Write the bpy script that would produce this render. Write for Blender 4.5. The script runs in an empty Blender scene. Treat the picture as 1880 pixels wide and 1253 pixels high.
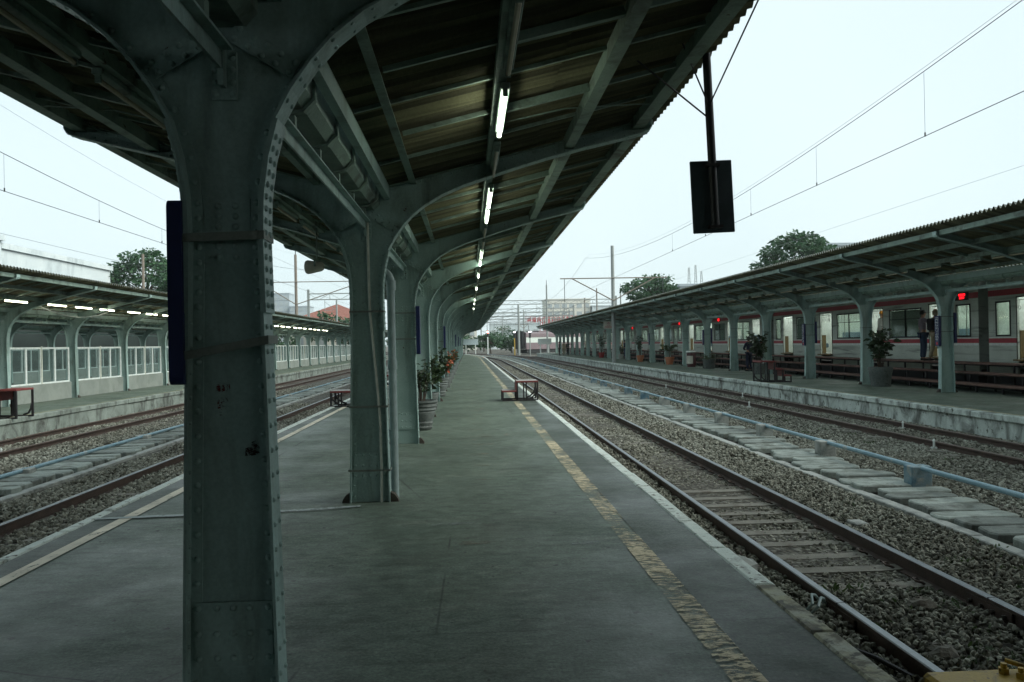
import bpy, math, random
import numpy as np
from mathutils import Vector, Matrix

random.seed(7)
RNG = np.random.default_rng(7)
SC = bpy.context.scene
COL = SC.collection
PI = math.pi

# ------------------------------------------------------------------ camera
cam_data = bpy.data.cameras.new("camera")
cam = bpy.data.objects.new("camera", cam_data)
COL.objects.link(cam)
cam_data.sensor_width = 36.0
cam_data.lens = 1523.0 / 1880.0 * 36.0
cam_data.clip_start = 0.05
cam_data.clip_end = 3000.0
_y = Vector((-80.0, -5.5, -1523.0)).normalized()
_u = Vector((-0.0185, 0.99983, 0.0))
_z = (_u - _y * _u.dot(_y)).normalized()
_x = _y.cross(_z).normalized()
_R = Matrix((_x, _y, _z))            # rows: world axes in camera space -> world-from-camera
cam.matrix_world = Matrix.Translation((0, 0, 1.6)) @ _R.to_4x4()
SC.camera = cam

# ------------------------------------------------------------------ world, sun, exposure
world = bpy.data.worlds.new("World")
SC.world = world
world.use_nodes = True
wn, wl = world.node_tree.nodes, world.node_tree.links
for n in list(wn):
    wn.remove(n)
SUN_EL, SUN_AZ = math.radians(36), math.radians(112)
w_out = wn.new("ShaderNodeOutputWorld")
w_bg = wn.new("ShaderNodeBackground")
w_sky = wn.new("ShaderNodeTexSky")
w_sky.sky_type = 'NISHITA'
w_sky.sun_disc = False
w_sky.sun_elevation = SUN_EL
w_sky.sun_rotation = SUN_AZ
w_sky.dust_density = 4.0
w_mix = wn.new("ShaderNodeMix")
w_mix.data_type = 'RGBA'
w_mix.inputs[0].default_value = 0.9          # overcast: an even cloud sheet over the clear sky
w_mix.inputs[7].default_value = (3.25, 3.9, 4.0, 1)
w_nz = wn.new("ShaderNodeTexNoise")
w_nz.inputs['Scale'].default_value = 1.4
w_nz.inputs['Detail'].default_value = 3
w_tc = wn.new("ShaderNodeTexCoord")
w_cr = wn.new("ShaderNodeValToRGB")
w_cr.color_ramp.elements[0].position = 0.35
w_cr.color_ramp.elements[0].color = (3.05, 3.72, 3.86, 1)
w_cr.color_ramp.elements[1].position = 0.65
w_cr.color_ramp.elements[1].color = (3.45, 4.05, 4.15, 1)
wl.new(w_tc.outputs['Generated'], w_nz.inputs['Vector'])
wl.new(w_nz.outputs['Fac'], w_cr.inputs['Fac'])
wl.new(w_sky.outputs['Color'], w_mix.inputs[6])
wl.new(w_cr.outputs['Color'], w_mix.inputs[7])
wl.new(w_mix.outputs[2], w_bg.inputs['Color'])
w_bg.inputs['Strength'].default_value = 0.1
wl.new(w_bg.outputs['Background'], w_out.inputs['Surface'])

sun_data = bpy.data.lights.new("sun", 'SUN')
sun_data.energy = 1.5
sun_data.angle = math.radians(45)
sun_data.color = (0.97, 1.0, 0.93)
sun = bpy.data.objects.new("sun", sun_data)
COL.objects.link(sun)
sun.rotation_euler = (PI / 2 - SUN_EL, 0, PI - SUN_AZ)

SC.view_settings.view_transform = 'Standard'
SC.view_settings.look = 'None'
SC.view_settings.exposure = 1.38
SC.view_settings.gamma = 1.0
SC.cycles.max_bounces = 5
SC.cycles.diffuse_bounces = 3
SC.cycles.glossy_bounces = 2
SC.cycles.use_adaptive_sampling = True
SC.cycles.adaptive_threshold = 0.02
SC.cycles.caustics_reflective = False
SC.cycles.caustics_refractive = False
SC.cycles.transparent_max_bounces = 14
SC.cycles.volume_bounces = 0
SC.cycles.use_denoising = True

# ------------------------------------------------------------------ helpers
ORD = ("first second third fourth fifth sixth seventh eighth ninth tenth eleventh twelfth thirteenth fourteenth fifteenth "
       "sixteenth seventeenth eighteenth nineteenth twentieth twenty-first twenty-second twenty-third twenty-fourth "
       "twenty-fifth twenty-sixth twenty-seventh twenty-eighth twenty-ninth thirtieth thirty-first thirty-second").split()


class MB:
    """collects vertices and faces; build() links them as one mesh object"""
    def __init__(self):
        self.v, self.f, self.m = [], [], []

    def add(self, verts, faces, mi=0):
        b = len(self.v)
        self.v.extend([tuple(p) for p in verts])
        self.f.extend([tuple(b + i for i in f) for f in faces])
        self.m.extend([mi] * len(faces))
        return self

    def box(self, x0, x1, y0, y1, z0, z1, mi=0):
        return self.add([(x0, y0, z0), (x1, y0, z0), (x1, y1, z0), (x0, y1, z0),
                         (x0, y0, z1), (x1, y0, z1), (x1, y1, z1), (x0, y1, z1)],
                        [(0, 3, 2, 1), (4, 5, 6, 7), (0, 1, 5, 4), (1, 2, 6, 5), (2, 3, 7, 6), (3, 0, 4, 7)], mi)

    def cbox(self, x0, x1, y0, y1, z0, z1, c=0.01, mi=0):
        """box with chamfered edges"""
        xs, ys, zs = (x0, x1), (y0, y1), (z0, z1)
        V, idx = [], {}
        for i in (0, 1):
            for j in (0, 1):
                for k in (0, 1):
                    sx, sy, sz = (1, -1)[i], (1, -1)[j], (1, -1)[k]
                    for a in range(3):
                        p = [xs[i] + sx * c, ys[j] + sy * c, zs[k] + sz * c]
                        p[a] = (xs[i], ys[j], zs[k])[a]
                        idx[(i, j, k, a)] = len(V)
                        V.append(p)
        F = []
        q = [(0, 0), (1, 0), (1, 1), (0, 1)]
        for a in range(3):
            for s in (0, 1):
                ff = []
                for (p, r) in q:
                    t = [0, 0, 0]
                    t[a] = s
                    t[(a + 1) % 3] = p
                    t[(a + 2) % 3] = r
                    ff.append(idx[(t[0], t[1], t[2], a)])
                F.append(tuple(ff if s else ff[::-1]))
        for a in range(3):
            b, d = (a + 1) % 3, (a + 2) % 3
            for s in (0, 1):
                for r in (0, 1):
                    t0 = [0, 0, 0]; t1 = [0, 0, 0]
                    t0[a], t1[a] = 0, 1
                    t0[b] = t1[b] = s
                    t0[d] = t1[d] = r
                    F.append((idx[(*t0, b)], idx[(*t1, b)], idx[(*t1, d)], idx[(*t0, d)]))
        for i in (0, 1):
            for j in (0, 1):
                for k in (0, 1):
                    F.append((idx[(i, j, k, 0)], idx[(i, j, k, 1)], idx[(i, j, k, 2)]))
        return self.add(V, F, mi)

    def beam(self, p, q, w, h, up=(0, 0, 1), mi=0):
        p, q = Vector(p), Vector(q)
        d = (q - p).normalized()
        up = Vector(up)
        if abs(d.dot(up)) > 0.99:
            up = Vector((0, 1, 0))
        s = d.cross(up).normalized()
        t = s.cross(d).normalized()
        V = []
        for c in (p, q):
            for a, b in ((-1, -1), (1, -1), (1, 1), (-1, 1)):
                V.append(c + s * (a * w / 2) + t * (b * h / 2))
        return self.add(V, [(3, 2, 1, 0), (4, 5, 6, 7), (0, 1, 5, 4), (1, 2, 6, 5), (2, 3, 7, 6), (3, 0, 4, 7)], mi)

    def tube(self, pts, r, n=8, mi=0, caps=True):
        pts = [Vector(p) for p in pts]
        rs = r if hasattr(r, '__len__') else [r] * len(pts)
        V, F = [], []
        prev = None
        for i, p in enumerate(pts):
            a = pts[max(0, i - 1)]
            b = pts[min(len(pts) - 1, i + 1)]
            d = (b - a).normalized()
            if prev is None:
                up = Vector((0, 0, 1)) if abs(d.z) < 0.95 else Vector((0, 1, 0))
                s = d.cross(up).normalized()
            else:
                s = (prev - d * prev.dot(d)).normalized()
            prev = s
            t = s.cross(d)
            for k in range(n):
                an = 2 * PI * k / n
                V.append(p + (s * math.cos(an) + t * math.sin(an)) * rs[i])
        for i in range(len(pts) - 1):
            for k in range(n):
                a, b = i * n + k, i * n + (k + 1) % n
                F.append((a, a + n, b + n, b))
        if caps:
            F.append(tuple(range(n)))
            F.append(tuple(range((len(pts) - 1) * n + n - 1, (len(pts) - 1) * n - 1, -1)))
        return self.add(V, F, mi)

    def lathe(self, prof, n=20, cx=0, cy=0, mi=0):
        V, F = [], []
        for (r, z) in prof:
            for k in range(n):
                a = 2 * PI * k / n
                V.append((cx + r * math.cos(a), cy + r * math.sin(a), z))
        for i in range(len(prof) - 1):
            for k in range(n):
                a, b = i * n + k, i * n + (k + 1) % n
                F.append((a, b, b + n, a + n))
        F.append(tuple(range(n - 1, -1, -1)))
        F.append(tuple(range((len(prof) - 1) * n, len(prof) * n)))
        return self.add(V, F, mi)

    def prism_y(self, poly, y0, y1, mi=0):
        """polygon in xz (counter-clockwise seen from -y) pushed from y0 to y1"""
        n = len(poly)
        V = [(x, y0, z) for x, z in poly] + [(x, y1, z) for x, z in poly]
        F = [tuple(range(n)), tuple(range(2 * n - 1, n - 1, -1))]
        for i in range(n):
            j = (i + 1) % n
            F.append((i, i + n, j + n, j))
        return self.add(V, F, mi)

    def prism_z(self, poly, z0, z1, mi=0):
        n = len(poly)
        V = [(x, y, z0) for x, y in poly] + [(x, y, z1) for x, y in poly]
        F = [tuple(range(n - 1, -1, -1)), tuple(range(n, 2 * n))]
        for i in range(n):
            j = (i + 1) % n
            F.append((i, j, j + n, i + n))
        return self.add(V, F, mi)

    def sweep(self, prof, path, mi=0, mat_of=None):
        """closed profile [(dx,dz)] carried along path [(x,y,z)] that runs mainly along y"""
        n = len(prof)
        V, F, M = [], [], []
        for (x, y, z) in path:
            for dx, dz in prof:
                V.append((x + dx, y, z + dz))
        for i in range(len(path) - 1):
            for k in range(n):
                a, b = i * n + k, i * n + (k + 1) % n
                F.append((a, b, b + n, a + n))
                M.append(mat_of[k] if mat_of else mi)
        F.append(tuple(range(n - 1, -1, -1))); M.append(mi)
        L = (len(path) - 1) * n
        F.append(tuple(range(L, L + n))); M.append(mi)
        b = len(self.v)
        self.v.extend(V)
        self.f.extend([tuple(b + i for i in f) for f in F])
        self.m.extend(M)
        return self

    def dome(self, c, r, nrm, n=7, h=0.6):
        """rivet head: a low dome with its base on c, facing nrm"""
        c, nrm = Vector(c), Vector(nrm).normalized()
        up = Vector((0, 0, 1)) if abs(nrm.z) < 0.9 else Vector((1, 0, 0))
        s = nrm.cross(up).normalized()
        t = s.cross(nrm)
        V, F = [], []
        for rr, hh in ((1, 0), (0.8, 0.62), (0.42, 0.93)):
            for k in range(n):
                a = 2 * PI * k / n
                V.append(c + (s * math.cos(a) + t * math.sin(a)) * (r * rr) + nrm * (r * h * hh))
        V.append(c + nrm * (r * h))
        for i in range(2):
            for k in range(n):
                a, b = i * n + k, i * n + (k + 1) % n
                F.append((b, a, a + n, b + n))
        for k in range(n):
            F.append((2 * n + (k + 1) % n, 2 * n + k, 3 * n))
        return self.add(V, F)

    def mesh(self, name, mats, smooth=False):
        me = bpy.data.meshes.new(name)
        me.from_pydata(self.v, [], self.f)
        for m in (mats if isinstance(mats, (list, tuple)) else [mats]):
            me.materials.append(m)
        if any(self.m):
            me.polygons.foreach_set('material_index', self.m)
        if smooth:
            me.polygons.foreach_set('use_smooth', [True] * len(me.polygons))
            if smooth != 'all':
                try:
                    me.set_sharp_from_angle(angle=math.radians(40))
                except Exception:
                    pass
        me.update()
        return me

    def build(self, name, mats, parent=None, smooth=False):
        return link(name, self.mesh(name, mats, smooth), parent)


def link(name, data, parent=None, loc=None, rot=None, scale=None):
    o = bpy.data.objects.new(name, data)
    COL.objects.link(o)
    if parent is not None:
        o.parent = parent
    if loc is not None:
        o.location = loc
    if rot is not None:
        o.rotation_euler = rot
    if scale is not None:
        o.scale = scale
    return o


def tag(o, label, cat, group=None, kind='thing'):
    o['label'] = label
    o['category'] = cat
    if group:
        o['group'] = group
    if kind:
        o['kind'] = kind
    return o


def thing(name, label, cat, loc=(0, 0, 0), rz=0.0, group=None):
    o = link(name, None, None, loc, (0, 0, rz))
    o.empty_display_size = 0.2
    return tag(o, label, cat, group)


def struct(o, label=None):
    o['kind'] = 'structure'
    if label:
        o['label'] = label
    return o


def stuff(o, label=None, cat=None):
    o['kind'] = 'stuff'
    if label:
        o['label'] = label
        o['category'] = cat
    return o


def copy_tree(o, parent=None, loc=None, rz=None, label=None):
    c = o.copy()
    COL.objects.link(c)
    c.parent = parent
    if loc is not None:
        c.location = loc
    if rz is not None:
        c.rotation_euler = (0, 0, rz)
    if label:
        c['label'] = label
    for ch in o.children:
        copy_tree(ch, c)
    return c


# ------------------------------------------------------------------ materials
def _nodes(name):
    m = bpy.data.materials.new(name)
    m.use_nodes = True
    nt = m.node_tree
    return m, nt.nodes, nt.links, nt.nodes['Principled BSDF']


def _noise(N, L, vec, scale, detail=4, rough=0.6, stretch=None, dist=0.0):
    t = N.new('ShaderNodeTexNoise')
    t.inputs['Scale'].default_value = scale
    t.inputs['Detail'].default_value = detail
    t.inputs['Roughness'].default_value = rough
    t.inputs['Distortion'].default_value = dist
    if stretch:
        mp = N.new('ShaderNodeMapping')
        mp.inputs['Scale'].default_value = stretch
        L.new(vec, mp.inputs['Vector'])
        L.new(mp.outputs['Vector'], t.inputs['Vector'])
    else:
        L.new(vec, t.inputs['Vector'])
    return t.outputs['Fac']


def _ramp(N, L, fac, p0, p1, c0=(0, 0, 0, 1), c1=(1, 1, 1, 1)):
    r = N.new('ShaderNodeValToRGB')
    r.color_ramp.elements[0].position = p0
    r.color_ramp.elements[0].color = c0
    r.color_ramp.elements[1].position = p1
    r.color_ramp.elements[1].color = c1
    L.new(fac, r.inputs['Fac'])
    return r.outputs['Color']


def _mix(N, L, fac, a, b, mode='MIX'):
    m = N.new('ShaderNodeMix')
    m.data_type = 'RGBA'
    m.blend_type = mode
    for s, v in ((0, fac), (6, a), (7, b)):
        if hasattr(v, 'is_linked') or hasattr(v, 'links'):
            L.new(v, m.inputs[s])
        elif s == 0:
            m.inputs[0].default_value = v
        else:
            m.inputs[s].default_value = (*v[:3], 1)
    return m.outputs[2]


def surf(name, c1, c2, scale=3.0, rough=0.7, bump=0.15, fine=60.0, metal=0.0, stain_shade=None, stain_shade_scale=1.0, stain_shade_lo=0.52,
         stain_shade_hi=0.68, stretch=None, spots=None, spot_scale=9.0, spot_lo=0.66, spot_hi=0.7, coord='pos', rand=0.0, spec=0.4,
         bump_dist=0.01):
    """two-tone noise colour, optional stains or painted shade, spots and fine bump"""
    m, N, L, B = _nodes(name)
    if coord == 'pos':
        g = N.new('ShaderNodeNewGeometry')
        vec = g.outputs['Position']
    else:
        g = N.new('ShaderNodeTexCoord')
        vec = g.outputs['Object']
    col = _mix(N, L, _ramp(N, L, _noise(N, L, vec, scale, 3), 0.3, 0.7), c1, c2)
    fn = _noise(N, L, vec, fine, 2)
    if stain_shade:
        f = _ramp(N, L, _noise(N, L, vec, stain_shade_scale, 4, 0.65, stretch, 0.6), stain_shade_lo, stain_shade_hi)
        col = _mix(N, L, f, col, stain_shade)
    if spots:
        f = _ramp(N, L, _noise(N, L, vec, spot_scale, 3, 0.7), spot_lo, spot_hi)
        col = _mix(N, L, f, col, spots)
    col = _mix(N, L, 0.35, col, _ramp(N, L, fn, 0.25, 0.75, (0.35, 0.35, 0.35, 1), (1.0, 1.0, 1.0, 1)), 'MULTIPLY')
    if rand > 0:
        oi = N.new('ShaderNodeObjectInfo')
        r = _ramp(N, L, oi.outputs['Random'], 0, 1, (1 - rand, 1 - rand, 1 - rand, 1), (1 + rand, 1 + rand, 1 + rand, 1))
        col = _mix(N, L, 1.0, col, r, 'MULTIPLY')
    L.new(col, B.inputs['Base Color'])
    B.inputs['Roughness'].default_value = rough
    B.inputs['Metallic'].default_value = metal
    B.inputs['Specular IOR Level'].default_value = spec
    if bump > 0:
        b = N.new('ShaderNodeBump')
        b.inputs['Strength'].default_value = bump
        b.inputs['Distance'].default_value = bump_dist
        L.new(fn, b.inputs['Height'])
        L.new(b.outputs['Normal'], B.inputs['Normal'])
    return m


def plain(name, c, rough=0.6, metal=0.0, emit=None, strength=0.0, var=0.12, scale=12.0, spec=0.4):
    m, N, L, B = _nodes(name)
    tc = N.new('ShaderNodeTexCoord')
    f = _ramp(N, L, _noise(N, L, tc.outputs['Object'], scale, 2), 0.3, 0.7)
    col = _mix(N, L, f, tuple(x * (1 - var) for x in c), tuple(min(1, x * (1 + var)) for x in c))
    L.new(col, B.inputs['Base Color'])
    B.inputs['Roughness'].default_value = rough
    B.inputs['Metallic'].default_value = metal
    B.inputs['Specular IOR Level'].default_value = spec
    if emit:
        B.inputs['Emission Color'].default_value = (*emit, 1)
        B.inputs['Emission Strength'].default_value = strength
    return m


def glass(name, c, alpha=0.25, rough=0.05):
    """thin pane: part clear, part glossy reflection"""
    m, N, L, B = _nodes(name)
    out = N['Material Output']
    tr = N.new('ShaderNodeBsdfTransparent')
    tr.inputs['Color'].default_value = (*c, 1)
    gl = N.new('ShaderNodeBsdfGlossy')
    gl.inputs['Roughness'].default_value = rough
    gl.inputs['Color'].default_value = (0.8, 0.85, 0.85, 1)
    lw = N.new('ShaderNodeLayerWeight')
    lw.inputs['Blend'].default_value = 0.5
    pw = N.new('ShaderNodeMath')
    pw.operation = 'POWER'
    pw.inputs[1].default_value = 4.0
    L.new(lw.outputs['Facing'], pw.inputs[0])
    fr = N.new('ShaderNodeMath')
    fr.operation = 'MULTIPLY_ADD'
    fr.inputs[1].default_value = 0.7
    fr.inputs[2].default_value = 0.03
    L.new(pw.outputs[0], fr.inputs[0])
    mx = N.new('ShaderNodeMixShader')
    L.new(fr.outputs[0], mx.inputs['Fac'])
    L.new(tr.outputs['BSDF'], mx.inputs[1])
    L.new(gl.outputs['BSDF'], mx.inputs[2])
    df = N.new('ShaderNodeBsdfDiffuse')
    df.inputs['Color'].default_value = (0.35, 0.4, 0.38, 1)
    m2 = N.new('ShaderNodeMixShader')
    m2.inputs['Fac'].default_value = alpha
    L.new(mx.outputs['Shader'], m2.inputs[1])
    L.new(df.outputs['BSDF'], m2.inputs[2])
    L.new(m2.outputs['Shader'], out.inputs['Surface'])
    return m


def worn_paint(name, c, scale=14.0, lo=0.42, hi=0.5, stretch=None, fade=1.0):
    """road paint with worn-through gaps"""
    m, N, L, B = _nodes(name)
    out = N['Material Output']
    g = N.new('ShaderNodeNewGeometry')
    fa = _noise(N, L, g.outputs['Position'], scale, 6, 0.8, stretch, 0.3)
    fb = _noise(N, L, g.outputs['Position'], 0.9, 3)
    ad = N.new('ShaderNodeMath')
    ad.operation = 'MULTIPLY_ADD'
    ad.inputs[1].default_value = 0.55
    L.new(fb, ad.inputs[0])
    L.new(fa, ad.inputs[2])
    ad2 = N.new('ShaderNodeMath')
    ad2.operation = 'SUBTRACT'
    ad2.inputs[1].default_value = 0.275
    L.new(ad.outputs[0], ad2.inputs[0])
    f1 = _ramp(N, L, ad2.outputs[0], lo, hi)
    col = _mix(N, L, _ramp(N, L, _noise(N, L, g.outputs['Position'], 3.0, 4), 0.35, 0.65), tuple(x * 0.72 for x in c), c)
    L.new(col, B.inputs['Base Color'])
    B.inputs['Roughness'].default_value = 0.75
    tr = N.new('ShaderNodeBsdfTransparent')
    mx = N.new('ShaderNodeMixShader')
    mul = N.new('ShaderNodeMath')
    mul.operation = 'MULTIPLY'
    mul.inputs[1].default_value = fade
    L.new(f1, mul.inputs[0])
    L.new(mul.outputs[0], mx.inputs['Fac'])
    L.new(tr.outputs['BSDF'], mx.inputs[1])
    L.new(B.outputs['BSDF'], mx.inputs[2])
    L.new(mx.outputs['Shader'], out.inputs['Surface'])
    return m


def leafmat(name, c1, c2, rough=0.5, trans=0.25):
    m, N, L, B = _nodes(name)
    out = N['Material Output']
    g = N.new('ShaderNodeNewGeometry')
    w = N.new('ShaderNodeTexWhiteNoise')
    ri = _ramp(N, L, _noise(N, L, g.outputs['Position'], 1.3, 2), 0.3, 0.7)
    mul = _mix(N, L, g.outputs['Random Per Island'], (0, 0, 0), (1, 1, 1))
    f = _mix(N, L, 0.5, mul, ri)
    col = _mix(N, L, f, c1, c2)
    L.new(col, B.inputs['Base Color'])
    B.inputs['Roughness'].default_value = rough
    tl = N.new('ShaderNodeBsdfTranslucent')
    L.new(col, tl.inputs['Color'])
    mx = N.new('ShaderNodeMixShader')
    mx.inputs['Fac'].default_value = trans
    L.new(B.outputs['BSDF'], mx.inputs[1])
    L.new(tl.outputs['BSDF'], mx.inputs[2])
    L.new(mx.outputs['Shader'], out.inputs['Surface'])
    return m


M = {}
M['steel'] = surf('painted_steel', (0.33, 0.47, 0.445), (0.42, 0.565, 0.535), 2.5, 0.5, 0.12, 55, stain_shade=(0.17, 0.225, 0.19), stain_shade_scale=2.2,
                  stain_shade_lo=0.50, stain_shade_hi=0.76, stretch=(1.6, 1.6, 0.35), spots=(0.10, 0.06, 0.045), spot_scale=7.0, spot_lo=0.705, spot_hi=0.73)
M['steel_dark'] = surf('painted_steel_grimy', (0.21, 0.30, 0.25), (0.29, 0.39, 0.335), 3.0, 0.6, 0.15, 50, stain_shade=(0.08, 0.085, 0.07), stain_shade_scale=2.5,
                       stain_shade_lo=0.5, stain_shade_hi=0.72, spots=(0.08, 0.05, 0.035), spot_scale=6, spot_lo=0.7, spot_hi=0.74)
M['rust'] = surf('rusty_steel', (0.055, 0.048, 0.04), (0.10, 0.085, 0.07), 8, 0.85, 0.4, 60)
M['strap'] = surf('dark_banding', (0.17, 0.20, 0.175), (0.24, 0.265, 0.235), 8, 0.6, 0.1, 60)
M['asb'] = surf('corrugated_cement', (0.20, 0.195, 0.115), (0.29, 0.28, 0.17), 1.4, 0.9, 0.25, 40, stain_shade=(0.08, 0.076, 0.048), stain_shade_scale=1.0,
                stain_shade_lo=0.40, stain_shade_hi=0.60, stretch=(0.25, 7.0, 0.5))  # dark streaks near rib width: grime plus painted shade of the ribs
M['asb_out'] = surf('corrugated_cement_weathered', (0.085, 0.10, 0.092), (0.14, 0.155, 0.14), 1.4, 0.9, 0.25, 40)
M['conc'] = surf('concrete_pale', (0.34, 0.36, 0.34), (0.44, 0.45, 0.42), 4, 0.85, 0.3, 60, stain_shade=(0.17, 0.18, 0.17), stain_shade_scale=3, stain_shade_lo=0.5, stain_shade_hi=0.7)
M['kerb'] = surf('kerb_white_paint', (0.64, 0.72, 0.67), (0.78, 0.84, 0.79), 5, 0.8, 0.3, 70, stain_shade=(0.36, 0.39, 0.36), stain_shade_scale=5, stain_shade_lo=0.52, stain_shade_hi=0.70,
                 spots=(0.15, 0.15, 0.13), spot_scale=11, spot_lo=0.6, spot_hi=0.66)
M['kerb_y'] = surf('kerb_yellow_paint', (0.40, 0.38, 0.24), (0.46, 0.48, 0.42), 5, 0.8, 0.3, 70, stain_shade=(0.16, 0.15, 0.11), stain_shade_scale=7, stain_shade_lo=0.45, stain_shade_hi=0.6,
                   spots=(0.12, 0.12, 0.10), spot_scale=12, spot_lo=0.55, spot_hi=0.62)
M['wall'] = surf('platform_wall_stained', (0.46, 0.53, 0.49), (0.62, 0.69, 0.65), 2.5, 0.9, 0.3, 40, stain_shade=(0.13, 0.14, 0.125), stain_shade_scale=1.6, stain_shade_lo=0.46,
                 stain_shade_hi=0.66, stretch=(1, 1.4, 0.9), spots=(0.09, 0.10, 0.08), spot_scale=4.5, spot_lo=0.6, spot_hi=0.68)
M['wall_g'] = surf('platform_wall_grey', (0.22, 0.26, 0.23), (0.33, 0.38, 0.34), 2.5, 0.9, 0.3, 40, stain_shade=(0.09, 0.095, 0.085), stain_shade_scale=1.6, stain_shade_lo=0.46,
                   stain_shade_hi=0.66, stretch=(1, 1.4, 0.9))
M['slabtop'] = surf('slab_concrete', (0.20, 0.225, 0.205), (0.32, 0.355, 0.325), 5, 0.9, 0.5, 45, stain_shade=(0.13, 0.14, 0.12), stain_shade_scale=3.5, stain_shade_lo=0.5, stain_shade_hi=0.66, rand=0.35)
M['sleeper'] = surf('sleeper_concrete', (0.17, 0.165, 0.14), (0.25, 0.24, 0.205), 6, 0.9, 0.4, 60, stain_shade=(0.12, 0.10, 0.08), stain_shade_scale=4)
M['rail_side'] = surf('rail_rust', (0.055, 0.038, 0.03), (0.09, 0.06, 0.048), 6, 0.75, 0.3, 60)
M['rail_top'] = surf('rail_running_top', (0.17, 0.19, 0.20), (0.24, 0.26, 0.27), 6, 0.36, 0.05, 60, metal=0.9)
M['rail_top_dull'] = surf('rail_dull_top', (0.12, 0.09, 0.075), (0.17, 0.13, 0.11), 6, 0.5, 0.1, 60, metal=0.5)
M['tube_off'] = plain('unlit_tube', (0.42, 0.36, 0.24), 0.35)
M['tube_on'] = plain('lit_tube', (0.9, 0.95, 0.9), 0.4, emit=(0.93, 1.0, 0.80), strength=7.0)
M['tube_warm'] = plain('lit_tube_warm', (0.9, 0.9, 0.8), 0.4, emit=(1.0, 0.93, 0.70), strength=8.0)
M['white_frame'] = plain('white_frame', (0.72, 0.78, 0.76), 0.5)
M['navy'] = plain('navy_board', (0.012, 0.02, 0.085), 0.45)
M['black'] = plain('black_paint', (0.012, 0.015, 0.018), 0.5)
M['signback'] = surf('sign_back', (0.025, 0.045, 0.055), (0.06, 0.09, 0.10), 3, 0.55, 0.1, 60, coord='obj', stain_shade=(0.14, 0.18, 0.18), stain_shade_scale=2.5, stain_shade_lo=0.6, stain_shade_hi=0.75)
M['redwood'] = surf('red_paint', (0.16, 0.035, 0.035), (0.24, 0.055, 0.05), 6, 0.6, 0.2, 50)
M['tread'] = surf('tread_boards', (0.17, 0.095, 0.08), (0.25, 0.15, 0.125), 4, 0.85, 0.3, 50, stretch=(3, 0.4, 1), stain_shade=(0.09, 0.06, 0.05), stain_shade_scale=3)
M['iron'] = plain('dark_iron', (0.022, 0.02, 0.022), 0.55)
M['treadtop'] = plain('worn_step_top', (0.36, 0.35, 0.34), 0.7)
M['pipe_blue'] = surf('blue_pipe', (0.17, 0.30, 0.37), (0.26, 0.39, 0.45), 4, 0.5, 0.1, 60, stain_shade=(0.35, 0.4, 0.4), stain_shade_scale=5, stain_shade_lo=0.6, stain_shade_hi=0.7)
M['block_blue'] = surf('blue_block', (0.10, 0.21, 0.29), (0.26, 0.34, 0.36), 5, 0.8, 0.3, 60, stain_shade=(0.33, 0.35, 0.33), stain_shade_scale=6, stain_shade_lo=0.5, stain_shade_hi=0.6)
M['wire'] = plain('wire', (0.05, 0.055, 0.055), 0.5)
M['pale_wire'] = plain('pale_wire', (0.34, 0.38, 0.38), 0.5)
M['mast'] = plain('mast_concrete', (0.26, 0.28, 0.27), 0.8)
M['mast_rust'] = plain('mast_rusty', (0.20, 0.17, 0.14), 0.8)
M['yellow'] = surf('yellow_paint', (0.42, 0.27, 0.03), (0.5, 0.34, 0.05), 6, 0.5, 0.15, 60, stain_shade=(0.18, 0.12, 0.03), stain_shade_scale=6, spots=(0.08, 0.05, 0.03), spot_scale=14)
M['train'] = surf('stainless_body', (0.56, 0.62, 0.56), (0.64, 0.70, 0.64), 2, 0.42, 0.05, 50, metal=0.12, stretch=(1, 0.2, 3), stain_shade=(0.24, 0.26, 0.24), stain_shade_scale=1.5)
M['train_red'] = plain('train_red', (0.40, 0.02, 0.04), 0.4)
M['train_white'] = plain('train_white', (0.74, 0.78, 0.75), 0.4)
M['train_in'] = plain('train_interior', (0.52, 0.57, 0.53), 0.6)
M['train_light'] = plain('train_ceiling_light', (0.9, 0.95, 0.85), 0.5, emit=(0.92, 1.0, 0.93), strength=4.2)
M['blind'] = plain('window_blind', (0.18, 0.20, 0.16), 0.7)
M['seatgreen'] = plain('seat_cloth', (0.10, 0.16, 0.2), 0.8)
M['doorinner'] = plain('door_inner_ochre', (0.17, 0.12, 0.05), 0.6)
M['dark'] = plain('underframe', (0.01, 0.011, 0.012), 0.7)
M['glass'] = glass('pane_glass', (0.86, 0.92, 0.88), 0.06)
M['glass_screen'] = glass('screen_glass', (0.78, 0.86, 0.86), 0.07)
M['led'] = plain('led_red', (0.4, 0.0, 0.0), 0.5, emit=(1.0, 0.006, 0.012), strength=2.6)
M['horn'] = plain('horn_speaker', (0.50, 0.48, 0.40), 0.5)
M['pipe_grey'] = plain('grey_pipe', (0.30, 0.38, 0.38), 0.4)
M['conduit'] = plain('pale_conduit', (0.66, 0.68, 0.60), 0.5)
M['terra'] = plain('terracotta', (0.40, 0.15, 0.075), 0.7)
M['potgrey'] = surf('grey_pot', (0.10, 0.12, 0.115), (0.17, 0.19, 0.18), 9, 0.8, 0.3, 60, coord='obj', stain_shade=(0.06, 0.07, 0.065), stain_shade_scale=9)
M['potred'] = plain('red_pot', (0.28, 0.03, 0.03), 0.6)
M['soil'] = plain('soil', (0.045, 0.035, 0.025), 0.95)
M['leaf'] = leafmat('leaf_dark', (0.018, 0.035, 0.018), (0.05, 0.085, 0.035))
M['leaf2'] = leafmat('leaf_mid', (0.03, 0.06, 0.022), (0.085, 0.13, 0.04))
M['leafred'] = leafmat('leaf_flower', (0.36, 0.07, 0.035), (0.55, 0.18, 0.08))
M['leafpurple'] = leafmat('leaf_purple', (0.025, 0.018, 0.018), (0.06, 0.05, 0.04))
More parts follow.
